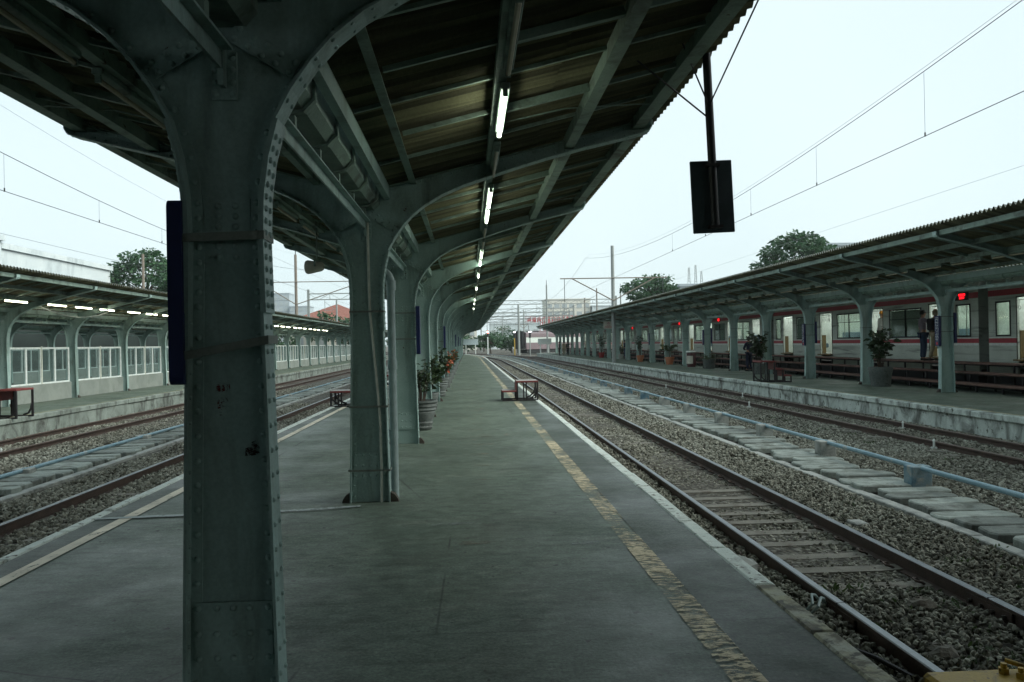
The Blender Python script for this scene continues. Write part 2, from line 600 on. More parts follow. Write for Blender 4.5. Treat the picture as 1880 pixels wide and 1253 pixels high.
M['tree'] = leafmat('tree_leaf', (0.018, 0.055, 0.028), (0.055, 0.135, 0.05), trans=0.3)
M['bark'] = surf('bark', (0.06, 0.05, 0.04), (0.11, 0.09, 0.07), 6, 0.95, 0.5, 30)
M['skin'] = plain('skin', (0.27, 0.15, 0.095), 0.6)
M['hair'] = plain('hair', (0.012, 0.010, 0.010), 0.6)
M['rooftile'] = surf('roof_tiles', (0.20, 0.075, 0.055), (0.30, 0.13, 0.10), 2.0, 0.9, 0.5, 6)
M['plaster'] = surf('plaster_white', (0.55, 0.62, 0.64), (0.66, 0.72, 0.73), 0.5, 0.9, 0.1, 10, stain_shade=(0.40, 0.46, 0.48), stain_shade_scale=0.4, stretch=(1, 1, 0.3))
M['plaster_b'] = surf('plaster_beige_hazed', (0.70, 0.68, 0.60), (0.78, 0.76, 0.68), 0.3, 0.9, 0.1, 6)  # beige lightened so that distance haze sits in the colour
M['tower'] = surf('tower_grey', (0.36, 0.42, 0.46), (0.45, 0.5, 0.53), 0.2, 0.9, 0.1, 4)
M['winfar'] = plain('window_far_hazed', (0.36, 0.40, 0.41), 0.5)  # panes lightened too, haze put into their colour
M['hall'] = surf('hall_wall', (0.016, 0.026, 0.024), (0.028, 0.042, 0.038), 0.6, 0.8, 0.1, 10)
M['bannerred'] = plain('banner_red', (0.42, 0.05, 0.055), 0.6)
M['paintmark'] = worn_paint('red_brush_mark', (0.16, 0.02, 0.02), 30, 0.45, 0.5)
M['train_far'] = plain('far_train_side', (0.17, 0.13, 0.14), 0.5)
M['rustmark'] = worn_paint('rust_patch', (0.035, 0.022, 0.018), 40, 0.40, 0.46)
M['conc_even'] = surf('parapet_concrete', (0.25, 0.285, 0.26), (0.33, 0.36, 0.33), 1.5, 0.9, 0.2, 50, stain_shade=(0.19, 0.22, 0.195), stain_shade_scale=1.2, stain_shade_lo=0.45, stain_shade_hi=0.8)
M['lamp_red'] = plain('signal_red', (0.5, 0.02, 0.02), 0.4, emit=(1.0, 0.12, 0.08), strength=30.0)
M['lamp_white'] = plain('signal_white', (0.8, 0.8, 0.9), 0.4, emit=(0.9, 0.92, 1.0), strength=3.0)
for _k in ('led', 'lamp_red', 'lamp_white'):
    M[_k].cycles.emission_sampling = 'NONE'
M['cable'] = plain('black_cable', (0.02, 0.02, 0.022), 0.5)


# ------------------------------------------------------------------ ground surfaces
def asphalt_mat(name='platform_asphalt', k=1.0):
    m, N, L, B = _nodes(name)
    g = N.new('ShaderNodeNewGeometry')
    P = g.outputs['Position']
    col = _mix(N, L, _ramp(N, L, _noise(N, L, P, 0.55, 4, 0.6, (1.3, 0.8, 1), 0.5), 0.3, 0.7), (0.086 * k, 0.117 * k, 0.097 * k), (0.138 * k, 0.180 * k, 0.150 * k))
    # scuffed streaks across the walking line, and darker spills
    f = _ramp(N, L, _noise(N, L, P, 2.2, 6, 0.75, (0.6, 1.9, 1), 0.5), 0.56, 0.74)
    col = _mix(N, L, f, col, (0.20 * k, 0.225 * k, 0.19 * k))
    f = _ramp(N, L, _noise(N, L, P, 1.1, 4, 0.7, None, 0.6), 0.54, 0.72)
    col = _mix(N, L, f, col, (0.068 * k, 0.085 * k, 0.070 * k))
    f = _ramp(N, L, _noise(N, L, P, 7.0, 7, 0.78, (0.8, 1.3, 1)), 0.36, 0.64, (0.50, 0.51, 0.48, 1), (1.40, 1.38, 1.34, 1))
    col = _mix(N, L, 0.9, col, f, 'MULTIPLY')
    f = _ramp(N, L, _noise(N, L, P, 26.0, 3, 0.7), 0.62, 0.72)
    col = _mix(N, L, f, col, (0.19 * k, 0.21 * k, 0.185 * k))
    f = _ramp(N, L, _noise(N, L, P, 11.0, 2, 0.5), 0.70, 0.74)
    col = _mix(N, L, f, col, (0.035, 0.036, 0.034))
    # thin cracks
    v = N.new('ShaderNodeTexVoronoi')
    v.feature = 'DISTANCE_TO_EDGE'
    v.inputs['Scale'].default_value = 0.42
    wv = _mix(N, L, 0.12, P, N.new('ShaderNodeTexNoise').outputs['Color'])
    L.new(P, wv.node.inputs[6])
    L.new(wv, v.inputs['Vector'])
    cr = _ramp(N, L, v.outputs['Distance'], 0.0, 0.004, (1, 1, 1, 1), (0, 0, 0, 1))
    gate = _ramp(N, L, _noise(N, L, P, 0.7, 3), 0.44, 0.56)
    cm = _mix(N, L, 1.0, cr, gate, 'MULTIPLY')
    col = _mix(N, L, cm, col, (0.03, 0.033, 0.03))
    fn = _noise(N, L, P, 48, 3, 0.75)
    col = _mix(N, L, 0.85, col, _ramp(N, L, fn, 0.28, 0.72, (0.40, 0.41, 0.40, 1), (1.50, 1.50, 1.48, 1)), 'MULTIPLY')
    L.new(col, B.inputs['Base Color'])
    rr = _ramp(N, L, _noise(N, L, P, 0.8, 5), 0.35, 0.7, (0.42, 0.42, 0.42, 1), (0.72, 0.72, 0.72, 1))
    L.new(rr, B.inputs['Roughness'])
    B.inputs['Specular IOR Level'].default_value = 0.38
    b = N.new('ShaderNodeBump')
    b.inputs['Strength'].default_value = 0.35
    b.inputs['Distance'].default_value = 0.006
    L.new(fn, b.inputs['Height'])
    b2 = N.new('ShaderNodeBump')
    b2.inputs['Strength'].default_value = 0.25
    b2.inputs['Distance'].default_value = 0.05
    L.new(_noise(N, L, P, 1.7, 4), b2.inputs['Height'])
    L.new(b.outputs['Normal'], b2.inputs['Normal'])
    L.new(b2.outputs['Normal'], B.inputs['Normal'])
    return m


def ballast_mat(name, stones):
    m, N, L, B = _nodes(name)
    if stones:
        oi = N.new('ShaderNodeObjectInfo')
        g = N.new('ShaderNodeNewGeometry')
        r = N.new('ShaderNodeValToRGB')
        cr = r.color_ramp
        cr.elements[0].position, cr.elements[0].color = 0.0, (0.065, 0.062, 0.05, 1)
        cr.elements[1].position, cr.elements[1].color = 1.0, (0.44, 0.44, 0.38, 1)
        for p, c in ((0.3, (0.16, 0.16, 0.132, 1)), (0.55, (0.225, 0.228, 0.192, 1)), (0.8, (0.29, 0.292, 0.248, 1))):
            e = cr.elements.new(p)
            e.color = c
        L.new(oi.outputs['Random'], r.inputs['Fac'])
        col = _mix(N, L, 0.5, r.outputs['Color'], _ramp(N, L, _noise(N, L, g.outputs['Position'], 0.5, 4), 0.35, 0.65, (0.5, 0.46, 0.4, 1), (1.1, 1.12, 1.1, 1)), 'MULTIPLY')
        col = _mix(N, L, 0.4, col, _ramp(N, L, _noise(N, L, g.outputs['Position'], 45, 3), 0.3, 0.7, (0.5, 0.5, 0.5, 1), (1.2, 1.2, 1.2, 1)), 'MULTIPLY')
        L.new(col, B.inputs['Base Color'])
    else:
        g = N.new('ShaderNodeNewGeometry')
        P = g.outputs['Position']
        v = N.new('ShaderNodeTexVoronoi')
        v.inputs['Scale'].default_value = 17
        L.new(P, v.inputs['Vector'])
        sep = N.new('ShaderNodeSeparateColor')
        L.new(v.outputs['Color'], sep.inputs['Color'])
        c = _ramp(N, L, sep.outputs[0], 0.1, 0.95, (0.085, 0.076, 0.062, 1), (0.25, 0.245, 0.22, 1))
        d = _ramp(N, L, v.outputs['Distance'], 0.25, 0.6, (1, 1, 1, 1), (0.45, 0.45, 0.45, 1))
        c = _mix(N, L, 1.0, c, d, 'MULTIPLY')
        c = _mix(N, L, 0.6, c, _ramp(N, L, _noise(N, L, P, 0.35, 4), 0.35, 0.65, (0.6, 0.56, 0.48, 1), (1.1, 1.12, 1.1, 1)), 'MULTIPLY')
        c = _mix(N, L, _ramp(N, L, _noise(N, L, P, 0.6, 6), 0.62, 0.72), c, (0.055, 0.065, 0.035))
        L.new(c, B.inputs['Base Color'])
        b = N.new('ShaderNodeBump')
        b.inputs['Strength'].default_value = 0.9
        b.inputs['Distance'].default_value = 0.03
        b.invert = True
        L.new(v.outputs['Distance'], b.inputs['Height'])
        L.new(b.outputs['Normal'], B.inputs['Normal'])
    B.inputs['Roughness'].default_value = 0.92
    B.inputs['Specular IOR Level'].default_value = 0.25
    return m


M['asphalt'] = asphalt_mat()
M['asphalt_dark'] = asphalt_mat('edge_asphalt', 0.58)
M['ballast'] = ballast_mat('ballast_ground', False)
M['stone'] = ballast_mat('ballast_stone', True)
M['line_y'] = worn_paint('cream_line_paint', (0.76, 0.66, 0.45), 15, 0.47, 0.58, (0.6, 1.7, 1))
M['line_y2'] = worn_paint('cream_line_paint_fresh', (0.80, 0.74, 0.60), 11, 0.30, 0.42, (1.0, 0.5, 1))
M['line_thin'] = worn_paint('yellow_edge_line', (0.42, 0.38, 0.20), 8, 0.34, 0.5, (1.0, 0.5, 1))
M['line_w'] = worn_paint('white_chalk_line', (0.40, 0.46, 0.46), 9, 0.32, 0.5)
M['scuff'] = worn_paint('white_scuff', (0.30, 0.34, 0.33), 7, 0.48, 0.6, (0.6, 2.0, 1), 0.7)
M['faded'] = worn_paint('faded_tile_mark', (0.26, 0.23, 0.17), 9, 0.44, 0.58, (0.6, 2.0, 1), 0.75)

RAIL_Z = -0.33
GZ = -0.47
CURVE_Y, CURVE_R = 92.0, 330.0


def bend(y):
    return -((y - CURVE_Y) ** 2) / (2 * CURVE_R) if y > CURVE_Y else 0.0


def ypath(x, z, y0, y1, near=4.0):
    ys = [y0]
    while ys[-1] < y1:
        ys.append(min(y1, ys[-1] + (near if ys[-1] > CURVE_Y - 8 else 30.0)))
    return [(x + bend(y), y, z) for y in ys]


g = MB()
nx, ny = 30, 60
xs = np.concatenate([np.linspace(-1200, -40, 6), np.linspace(-30, 30, 25), np.linspace(40, 1200, 6)])
ys = np.concatenate([np.linspace(-60, 200, 40), np.linspace(260, 2400, 14)])
V = [(x, y, GZ) for y in ys for x in xs]
W = len(xs)
F = [(j * W + i, j * W + i + 1, (j + 1) * W + i + 1, (j + 1) * W + i) for j in range(len(ys) - 1) for i in range(W - 1)]
g.add(V, F)
struct(g.build('ground', M['ballast']), 'grey brown gravel ground of the rail yard')


def platform(name, x0, x1, y0, y1, label, wallmat, curve_right=False):
    m = MB()
    ys = [y0] + [y for y in np.arange(CURVE_Y, y1, 4.0)] + [y1]
    V, F = [], []
    for y in ys:
        b = bend(y) if curve_right else 0.0
        V += [(x0, y, GZ - 0.1), (x0, y, 0), (x1 + b, y, 0), (x1 + b, y, GZ - 0.1)]
    for i in range(len(ys) - 1):
        a = i * 4
        F += [(a + 1, a, a + 4, a + 5), (a + 1, a + 5, a + 6, a + 2), (a + 2, a + 6, a + 7, a + 3)]
    n = (len(ys) - 1) * 4
    F += [(0, 1, 2, 3), (n + 3, n + 2, n + 1, n)]
    m.add(V, F)
    m.m = ([1, 0, 1] * (len(ys) - 1)) + [1, 1]
    o = m.build(name, [M['asphalt'], wallmat])
    return struct(o, label)


PX0, PX1 = -3.66, 1.95
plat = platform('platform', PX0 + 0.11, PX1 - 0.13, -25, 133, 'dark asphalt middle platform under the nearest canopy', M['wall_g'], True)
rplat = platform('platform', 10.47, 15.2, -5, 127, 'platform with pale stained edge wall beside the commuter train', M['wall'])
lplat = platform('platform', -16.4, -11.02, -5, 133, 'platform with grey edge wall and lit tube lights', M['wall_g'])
bplat = platform('platform', -25.2, -20.2, 0, 110, 'dim platform beyond the glass screens', M['wall_g'])


# painted kerb stones on the middle platform (each a stone of its own)
def kerb_run(parent, x0, x1, y0, y1, step, name, curve, ybreak=None):
    k = 0
    y = y0
    far = MB()
    while y < y1:
        L_ = step * random.uniform(0.94, 1.06)
        e = 0.008
        jx = random.uniform(-0.006, 0.006)
        dz = random.uniform(-0.004, 0.004)
        b = bend(y) if curve else 0.0
        m = MB()
        m.cbox(x0 + jx + b, x1 + jx + b, y + e, y + L_ - e, GZ - 0.05, 0.018 + dz, 0.014)
        v = []
        for p in m.v:
            v.append((p[0] + random.uniform(-0.005, 0.005), p[1], p[2] + random.uniform(-0.003, 0.002)))
        m.v = v
        mt = M['kerb_y'] if (ybreak and y < ybreak) else M['kerb']
        if y < 60:
            m.build(name, mt, parent)
        else:
            far.add(m.v, m.f)
        y += L_
        k += 1
    o = far.build(name, M['kerb'], parent)
    stuff(o)


kerb_run(plat, PX1 - 0.135, PX1, 2.6, 132, 0.92, 'kerb_stone', True, 4.9)
kerb_run(plat, PX0, PX0 + 0.115, 3.0, 132, 0.92, 'kerb_stone', False)
# coping along the other platforms
for par, xa, xb, y1 in ((rplat, 10.42, 10.66, 126.9), (lplat, -11.22, -10.98, 132)):
    y = 6.0
    far = MB()
    while y < y1:
        L_ = random.uniform(1.9, 2.3)
        j = random.uniform(-0.012, 0.012)
        t = MB() if y < 50 else far
        t.cbox(xa + j, xb + j, y + 0.006, min(y + L_, y1) - 0.006, -0.11, 0.014 + random.uniform(-0.004, 0.004), 0.012)
        if t is not far:
            t.build('coping_stone', M['wall'] if xa > 0 else M['wall_g'], par)
        y += L_
    stuff(far.build('coping_stone', M['wall'] if xa > 0 else M['wall_g'], par))


def strip(name, mat, parent, x0, x1, y0, y1, z=0.008, curve=False, wob=0.0):
    ys = list(np.arange(y0, y1, 1.5 if wob else 6.0)) + [y1]
    V, F = [], []
    for i, y in enumerate(ys):
        b = bend(y) if curve else 0
        V += [(x0 + b + random.uniform(-wob, wob), y, z), (x1 + b + random.uniform(-wob, wob), y, z)]
    for i in range(len(ys) - 1):
        a = 2 * i
        F.append((a, a + 1, a + 3, a + 2))
    return MB().add(V, F).build(name, mat, parent)


strip('edge_strip', M['asphalt_dark'], plat, 1.36, PX1 - 0.132, 2.4, 90, z=0.004, wob=0.004)
strip('edge_strip', M['asphalt_dark'], plat, PX0 + 0.112, -3.24, 2.4, 90, z=0.004, wob=0.004)
strip('painted_line', M['line_y'], plat, 1.195, 1.365, 2.4, 124, curve=True, wob=0.006)
strip('painted_line', M['line_y2'], plat, -3.33, -3.215, 2.4, 130, wob=0.004)
strip('painted_line', M['line_thin'], rplat, 10.69, 10.75, 8, 126, wob=0.004)
strip('painted_line', M['line_thin'], lplat, -11.32, -11.25, 8, 130, wob=0.004)
# chalky line across the platform and worn marks down its middle
m = MB()
pts = [(-3.55, 8.05), (-3.0, 8.10), (-2.4, 8.12), (-1.9, 8.16), (-1.4, 8.24), (-1.1, 8.32)]
V, F = [], []
for i, (x, y) in enumerate(pts):
    w = 0.045 + random.uniform(-0.008, 0.008)
    V += [(x, y - w, 0.0125), (x, y + w, 0.0125)]
for i in range(len(pts) - 1):
    F.append((2 * i, 2 * i + 2, 2 * i + 3, 2 * i + 1))
m.add(V, F).build('painted_line', M['line_w'], plat)
for i in range(22):
    y = 9.75 + i * 1.13
    x = 0.16 + random.uniform(-0.05, 0.05)
    w, h = random.uniform(0.10, 0.19), random.uniform(0.05, 0.10)
    MB().add([(x - w, y, .004), (x + w, y, .004), (x + w, y + h, .004), (x - w, y + h, .004)], [(0, 1, 2, 3)]).build('painted_mark', M['faded'], plat)
for (x, y, w, h) in ((0.02, 6.62, 0.13, 0.11), (0.34, 6.68, 0.09, 0.09), (-0.05, 7.35, 0.30, 0.10), (1.0, 4.15, 0.1, 0.16), (0.9, 6.5, 0.12, 0.1)):
    MB().add([(x - w, y, .004), (x + w, y + 0.02, .004), (x + w * 0.9, y + h, .004), (x - w * 0.8, y + h, .004)], [(0, 1, 2, 3)]).build('painted_mark', M['scuff'] if y != 6.62 else M['faded'], plat)

# ------------------------------------------------------------------ tracks
RP = [(-0.062, 0), (0.062, 0), (0.062, 0.012), (0.012, 0.03), (0.009, 0.1), (0.034, 0.112), (0.034, 0.136), (0.026, 0.142), (-0.026, 0.142), (-0.034, 0.136),
      (-0.034, 0.112), (-0.009, 0.1), (-0.012, 0.03), (-0.062, 0.012)]
SL = MB()
SL.add([(-1.0, -.11, -.15), (1.0, -.11, -.15), (1.0, .11, -.15), (-1.0, .11, -.15), (-1.0, -.085, .03), (-.35, -.085, 0), (.35, -.085, 0), (1.0, -.085, .03),
        (1.0, .085, .03), (.35, .085, 0), (-.35, .085, 0), (-1.0, .085, .03)],
       [(0, 3, 2, 1), (4, 5, 10, 11), (5, 6, 9, 10), (6, 7, 8, 9), (0, 1, 7, 6, 5, 4), (2, 3, 11, 10, 9, 8), (1, 2, 8, 7), (3, 0, 4, 11)])
SLM = SL.mesh('sleeper', M['sleeper'])
cp = MB()
cp.tube([(0.02, -0.035, 0.0), (0.06, -0.05, 0.045), (0.105, -0.02, 0.055), (0.11, 0.03, 0.05), (0.07, 0.055, 0.04), (0.035, 0.03, 0.02)], 0.011, 6)
cp.box(0.01, 0.12, -0.06, 0.06, -0.02, 0.008)
CLIP = cp.mesh('rail_clip', M['rail_side'], True)


def track(xc, y0, label, top, sl0, sl1, step=0.5, clips=0, joint=None):
    t = thing('railway_track', label, 'railway track', (0, 0, 0))
    for s in (-1, 1):
        mo = [0] * len(RP)
        mo[6] = mo[7] = mo[8] = 1
        MB().sweep(RP, ypath(xc + s * 0.567, RAIL_Z - 0.142, y0, 420), 0, mo).build('rail', [M['rail_side'], top], t)
    y, i = sl0, 0
    far = MB()
    while y < 120:
        dx = random.uniform(-0.02, 0.02)
        if y < sl1:
            sink = 0.026 if (y > 11.6 and random.random() < 0.75) else 0.0
            link('sleeper', SLM, t, (xc + dx, y, RAIL_Z - 0.127 - sink + random.uniform(-0.010, 0.006)), (0, 0, random.uniform(-0.02, 0.02)))
            if i < clips:
                for s in (-1, 1):
                    for q in (-1, 1):
                        link('rail_clip', CLIP, t, (xc + s * 0.567 + q * 0.045, y, RAIL_Z - 0.14), (0, 0, 0 if q > 0 else PI))
        else:
            far.box(xc - 1.0 + bend(y), xc + 1.0 + bend(y), y - .09, y + .09, GZ - 0.02, RAIL_Z - 0.15)
        y += step
        i += 1
    stuff(far.build('sleepers', M['sleeper'], t))
    if joint:
        for s in (-1, 1):
            for q in (-1, 1):
                jm = MB()
                x = xc + s * 0.567 + q * 0.022
                jm.cbox(x - 0.012, x + 0.012, joint - 0.27, joint + 0.27, RAIL_Z - 0.125, RAIL_Z - 0.035, 0.004)
                fp = jm.build('fishplate', M['rail_side'], t)
                for k in range(4):
                    b = MB()
                    b.tube([(x, joint - 0.2 + k * 0.133, RAIL_Z - 0.08), (x + q * 0.04, joint - 0.2 + k * 0.133, RAIL_Z - 0.08)], 0.016, 6)
                    b.build('bolt', M['rust'], fp)
            gp = MB().box(xc + s * 0.567 - 0.036, xc + s * 0.567 + 0.036, joint - 0.004, joint + 0.004, RAIL_Z - 0.03, RAIL_Z + 0.0015)
            gp.build('joint_gap', M['iron'], t)
    return t


track(3.235, 2.0, 'shiny track running beside the right edge of the middle platform', M['rail_top'], 6.7, 42, 0.49, 26, 5.9)
track(-4.73, 2.0, 'track running beside the left edge of the middle platform', M['rail_top'], 5.0, 36, 0.55, 0)
track(9.05, 2.0, 'rusty track below the wall of the train platform', M['rail_top_dull'], 6.0, 55, 0.55, 0)
track(-9.68, 2.0, 'rusty track in front of the glass screened platform', M['rail_top_dull'], 8.0, 45, 0.55, 0)
track(-18.3, 2.0, 'dim track between the two screened platforms', M['rail_top_dull'], 140, 36, 0.55, 0)


# insulator tips standing on the rusty rails
def rail_peg(x, y, label):
    b = MB()
    b.tube([(x, y, RAIL_Z - 0.10), (x, y, RAIL_Z + 0.03)], 0.02, 8)
    b.tube([(x, y, RAIL_Z + 0.02), (x, y, RAIL_Z + 0.055)], [0.026, 0.012], 8)
    b.box(x - 0.05, x + 0.05, y - 0.02, y + 0.02, RAIL_Z - 0.13, RAIL_Z - 0.09)
    tag(b.build('rail_peg', M['train_white'], None, True), label, 'rail peg', 'white pegs beside the rusty rails')


for i, (x, y) in enumerate(((8.38, 14.6), (8.38, 24.5), (8.38, 35.0), (9.52, 17.8), (9.52, 28.5), (-9.2, 16.8), (-9.2, 31))):
    rail_peg(x, y, 'white rail peg, %s of the %s' % (ORD[i if i < 3 else (i - 3 if i < 5 else i - 5)],
             'pegs on the near rail below the wall' if i < 3 else 'pegs on the far rail below the wall' if i < 5 else 'pegs on the screened side'))


# ballast stones: uncountable, scattered with geometry nodes
def stone_field(name, label, pts, smin, smax):
    me = bpy.data.meshes.new(name)
    me.from_pydata([tuple(p) for p in pts], [], [])
    o = link(name, me)
    ng = bpy.data.node_groups.new(name, 'GeometryNodeTree')
    ng.interface.new_socket('Geometry', in_out='INPUT', socket_type='NodeSocketGeometry')
    ng.interface.new_socket('Geometry', in_out='OUTPUT', socket_type='NodeSocketGeometry')
    n, l = ng.nodes, ng.links
    gi, go = n.new('NodeGroupInput'), n.new('NodeGroupOutput')
    gti = n.new('GeometryNodeGeometryToInstance')
    for k in range(5):
        ico = n.new('GeometryNodeMeshIcoSphere')
        ico.inputs['Subdivisions'].default_value = 1 if k else 2
        ico.inputs['Radius'].default_value = 1.0
        sp = n.new('GeometryNodeSetPosition')
        nz = n.new('ShaderNodeTexNoise')
        nz.noise_dimensions = '4D'
        nz.inputs['W'].default_value = 3.7 * k + 1
        nz.inputs['Scale'].default_value = 1.1
        sub = n.new('ShaderNodeVectorMath'); sub.operation = 'SUBTRACT'
        sub.inputs[1].default_value = (0.5, 0.5, 0.5)
        mul = n.new('ShaderNodeVectorMath'); mul.operation = 'SCALE'
        mul.inputs['Scale'].default_value = 1.5
        l.new(nz.outputs['Color'], sub.inputs[0])
        l.new(sub.outputs[0], mul.inputs[0])
        l.new(ico.outputs['Mesh'], sp.inputs['Geometry'])
        l.new(mul.outputs[0], sp.inputs['Offset'])
        sm = n.new('GeometryNodeSetMaterial')
        sm.inputs['Material'].default_value = M['stone']
        l.new(sp.outputs['Geometry'], sm.inputs['Geometry'])
        l.new(sm.outputs['Geometry'], gti.inputs['Geometry'])
    iop = n.new('GeometryNodeInstanceOnPoints')
    l.new(gi.outputs[0], iop.inputs['Points'])
    l.new(gti.outputs[0], iop.inputs['Instance'])
    iop.inputs['Pick Instance'].default_value = True
    rv = n.new('FunctionNodeRandomValue'); rv.data_type = 'FLOAT_VECTOR'
    rv.inputs[0].default_value = (0, 0, 0); rv.inputs[1].default_value = (6.28, 6.28, 6.28)
    l.new(rv.outputs[0], iop.inputs['Rotation'])
    rs = n.new('FunctionNodeRandomValue'); rs.data_type = 'FLOAT_VECTOR'
    rs.inputs[0].default_value = (smin, smin, smin * 0.6); rs.inputs[1].default_value = (smax, smax, smax * 0.8)
    rs.inputs['Seed'].default_value = 5
    l.new(rs.outputs[0], iop.inputs['Scale'])
    l.new(iop.outputs[0], go.inputs[0])
    mod = o.modifiers.new('scatter', 'NODES')
    mod.node_group = ng
    stuff(o, label, 'gravel')
    return o


def scatter(x0, x1, y0, y1, dens, zf, avoid=None):
    n = int((x1 - x0) * (y1 - y0) * dens)
    x = RNG.uniform(x0, x1, n)
    y = RNG.uniform(y0, y1, n)
    keep = np.ones(n, bool)
    if avoid:
        keep = avoid(x, y)
    x, y = x[keep], y[keep]
    z = np.array([zf(a, b) for a, b in zip(x, y)]) + RNG.uniform(-0.012, 0.012, len(x))
    return np.stack([x, y, z], 1)


def zr(x, y):
    w = 0.02 * math.sin(x * 2.1 + y * 0.7) * math.sin(y * 1.3 - x)
    near = max(0.0, min(1.0, (6.9 - y) / 1.2))
    base = GZ + 0.008 + w
    if 2.7 < x < 3.77:
        base += 0.045 * near - 0.022
    elif x < 2.62 or 3.85 < x < 4.9:
        base += 0.05
    return base


def av_r(x, y):
    k = np.ones(len(x), bool)
    for r in (2.668, 3.802, 8.483, 9.617):
        k &= np.abs(x - r) > 0.055
    sl = np.abs(((y - 6.7 + 0.245) % 0.49) - 0.245)
    onsl = (np.abs(x - 3.235) < 0.56) & (sl < 0.075) & (y > 6.5) & (y < 12.5) & (RNG.uniform(0, 1, len(x)) > 0.40)
    onsl |= (np.abs(x - 3.235) < 0.56) & (sl < 0.12) & (y > 6.5) & (RNG.uniform(0, 1, len(x)) > 0.7)
    k &= ~onsl
    k &= ~((x > 5.0) & (x < 6.15))
    return k


P1 = np.concatenate([scatter(1.97, 6.2, 3.2, 13, 780, zr, av_r), scatter(6.15, 8.4, 7, 16, 420, zr, av_r), scatter(6.15, 10.4, 2, 7, 200, zr, av_r), scatter(8.4, 10.4, 7, 10, 200, zr, av_r)])
P2 = np.concatenate([scatter(1.97, 10.4, 13, 24, 330, zr, av_r), scatter(1.97, 10.4, 24, 42, 150, zr, av_r), scatter(6.15, 10.4, 10, 16, 150, zr, av_r)])
P3 = scatter(1.97, 10.4, 42, 75, 55, zr, av_r)


def zl(x, y):
    return GZ + 0.01 + 0.02 * math.sin(x * 2.1 + y * 0.7) * math.sin(y * 1.3 - x) + (0.035 if x > -4.1 or -6.2 < x < -5.4 else 0)


def av_l(x, y):
    k = np.ones(len(x), bool)
    for r in (-4.163, -5.297, -9.113, -10.247):
        k &= np.abs(x - r) > 0.055
    k &= ~((x < -6.2) & (x > -7.5))
    return k


P4 = np.concatenate([scatter(-6.3, -3.68, 6.5, 16, 480, zl, av_l), scatter(-6.3, -3.68, 16, 30, 200, zl, av_l), scatter(-10.9, -7.4, 11, 24, 260, zl, av_l),
                     scatter(-10.9, -7.4, 24, 44, 90, zl, av_l)])
stone_field('ballast_gravel', 'brown grey crushed stone ballast around the shiny track', P1, 0.011, 0.032)
stone_field('ballast_gravel', 'grey crushed stone ballast between the train platform and middle platform', P2, 0.020, 0.044)
stone_field('ballast_gravel', 'distant grey ballast along the tracks towards the signals', P3, 0.03, 0.055)
stone_field('ballast_gravel', 'grey ballast on the screened side of the middle platform', P4, 0.018, 0.042)


# ------------------------------------------------------------------ slab walkways with white edging and blue pipes
def slab_mesh(seed):
    r = random.Random(seed)
    n = 14
    L_, W_ = r.uniform(0.78, 0.9), r.uniform(0.30, 0.35)
    pts = []
    for i in range(7):
        t = i / 6
        pts.append((-L_ / 2 + 0.05 + (L_ - 0.1) * t, -W_ / 2 + r.uniform(-0.012, 0.012)))
    pts += [(L_ / 2, -W_ / 4), (L_ / 2 + r.uniform(-.02, .02), W_ / 4)]
    for i in range(7):
        t = 1 - i / 6
        pts.append((-L_ / 2 + 0.05 + (L_ - 0.1) * t, W_ / 2 + r.uniform(-0.012, 0.012)))
    pts += [(-L_ / 2 + r.uniform(-.02, .02), W_ / 4), (-L_ / 2 + r.uniform(-.04, .02), -W_ / 4)]
    k = len(pts)
    V = [(x, y, -0.04) for x, y in pts] + [(x * 1.0, y, 0.035) for x, y in pts] + [(x * 0.965, y * 0.93, 0.05) for x, y in pts]
    F = [tuple(range(2 * k, 3 * k))]
    for i in range(k):
        j = (i + 1) % k
        F += [(i, j, j + k, i + k), (i + k, j + k, j + 2 * k, i + 2 * k)]
    m = MB().add(V, F)
    return m.mesh('slab', M['slabtop'])


SLABS = [slab_mesh(i) for i in range(6)]


def walkway(xe, sgn, y0, y1, label):
    t = thing('slab_walkway', label, 'walkway', (0, 0, 0))
    far = MB()
    y = y0
    while y < 70:
        x = xe + sgn * 0.08
        MB().cbox(min(x - .075, x + .075), x + .075, y, min(y + 2.35, 70), GZ - 0.05, -0.415 + random.uniform(-.006, .006), 0.01).build('edging_stone', M['conc'], t)
        y += 2.36
    MB().sweep([(-.07, -.06), (.07, -.06), (.07, .06), (-.07, .06)], ypath(xe + sgn * 0.08, -0.46, 70, 135), 0).build('edging_stone', M['kerb'], t)
    y, i = y0, 0
    off = 0.0
    while y < y1:
        if y < 62:
            off = random.uniform(-0.12, 0.10)
            link('slab', SLABS[i % 6], t, (xe + sgn * (0.62 + off) , y, -0.415 + random.uniform(-.016, .012)),
                 (random.uniform(-.03, .03), random.uniform(-.02, .02), random.uniform(-.09, .09) + (PI if sgn < 0 else 0)))
        else:
            far.box(xe + bend(y) + sgn * 0.62 - 0.42, xe + bend(y) + sgn * 0.62 + 0.42, y - .16, y + .16, GZ, -0.34)
        y += random.uniform(0.36, 0.44)
        i += 1
    if far.f:
        stuff(far.build('slabs', M['slabtop'], t))
    return t


walkway(4.98, 1, 1.0, 128, 'row of rough concrete slabs beside the shiny track')
walkway(-6.42, -1, 6.0, 128, 'row of pale concrete slabs on the screened side of the middle platform')


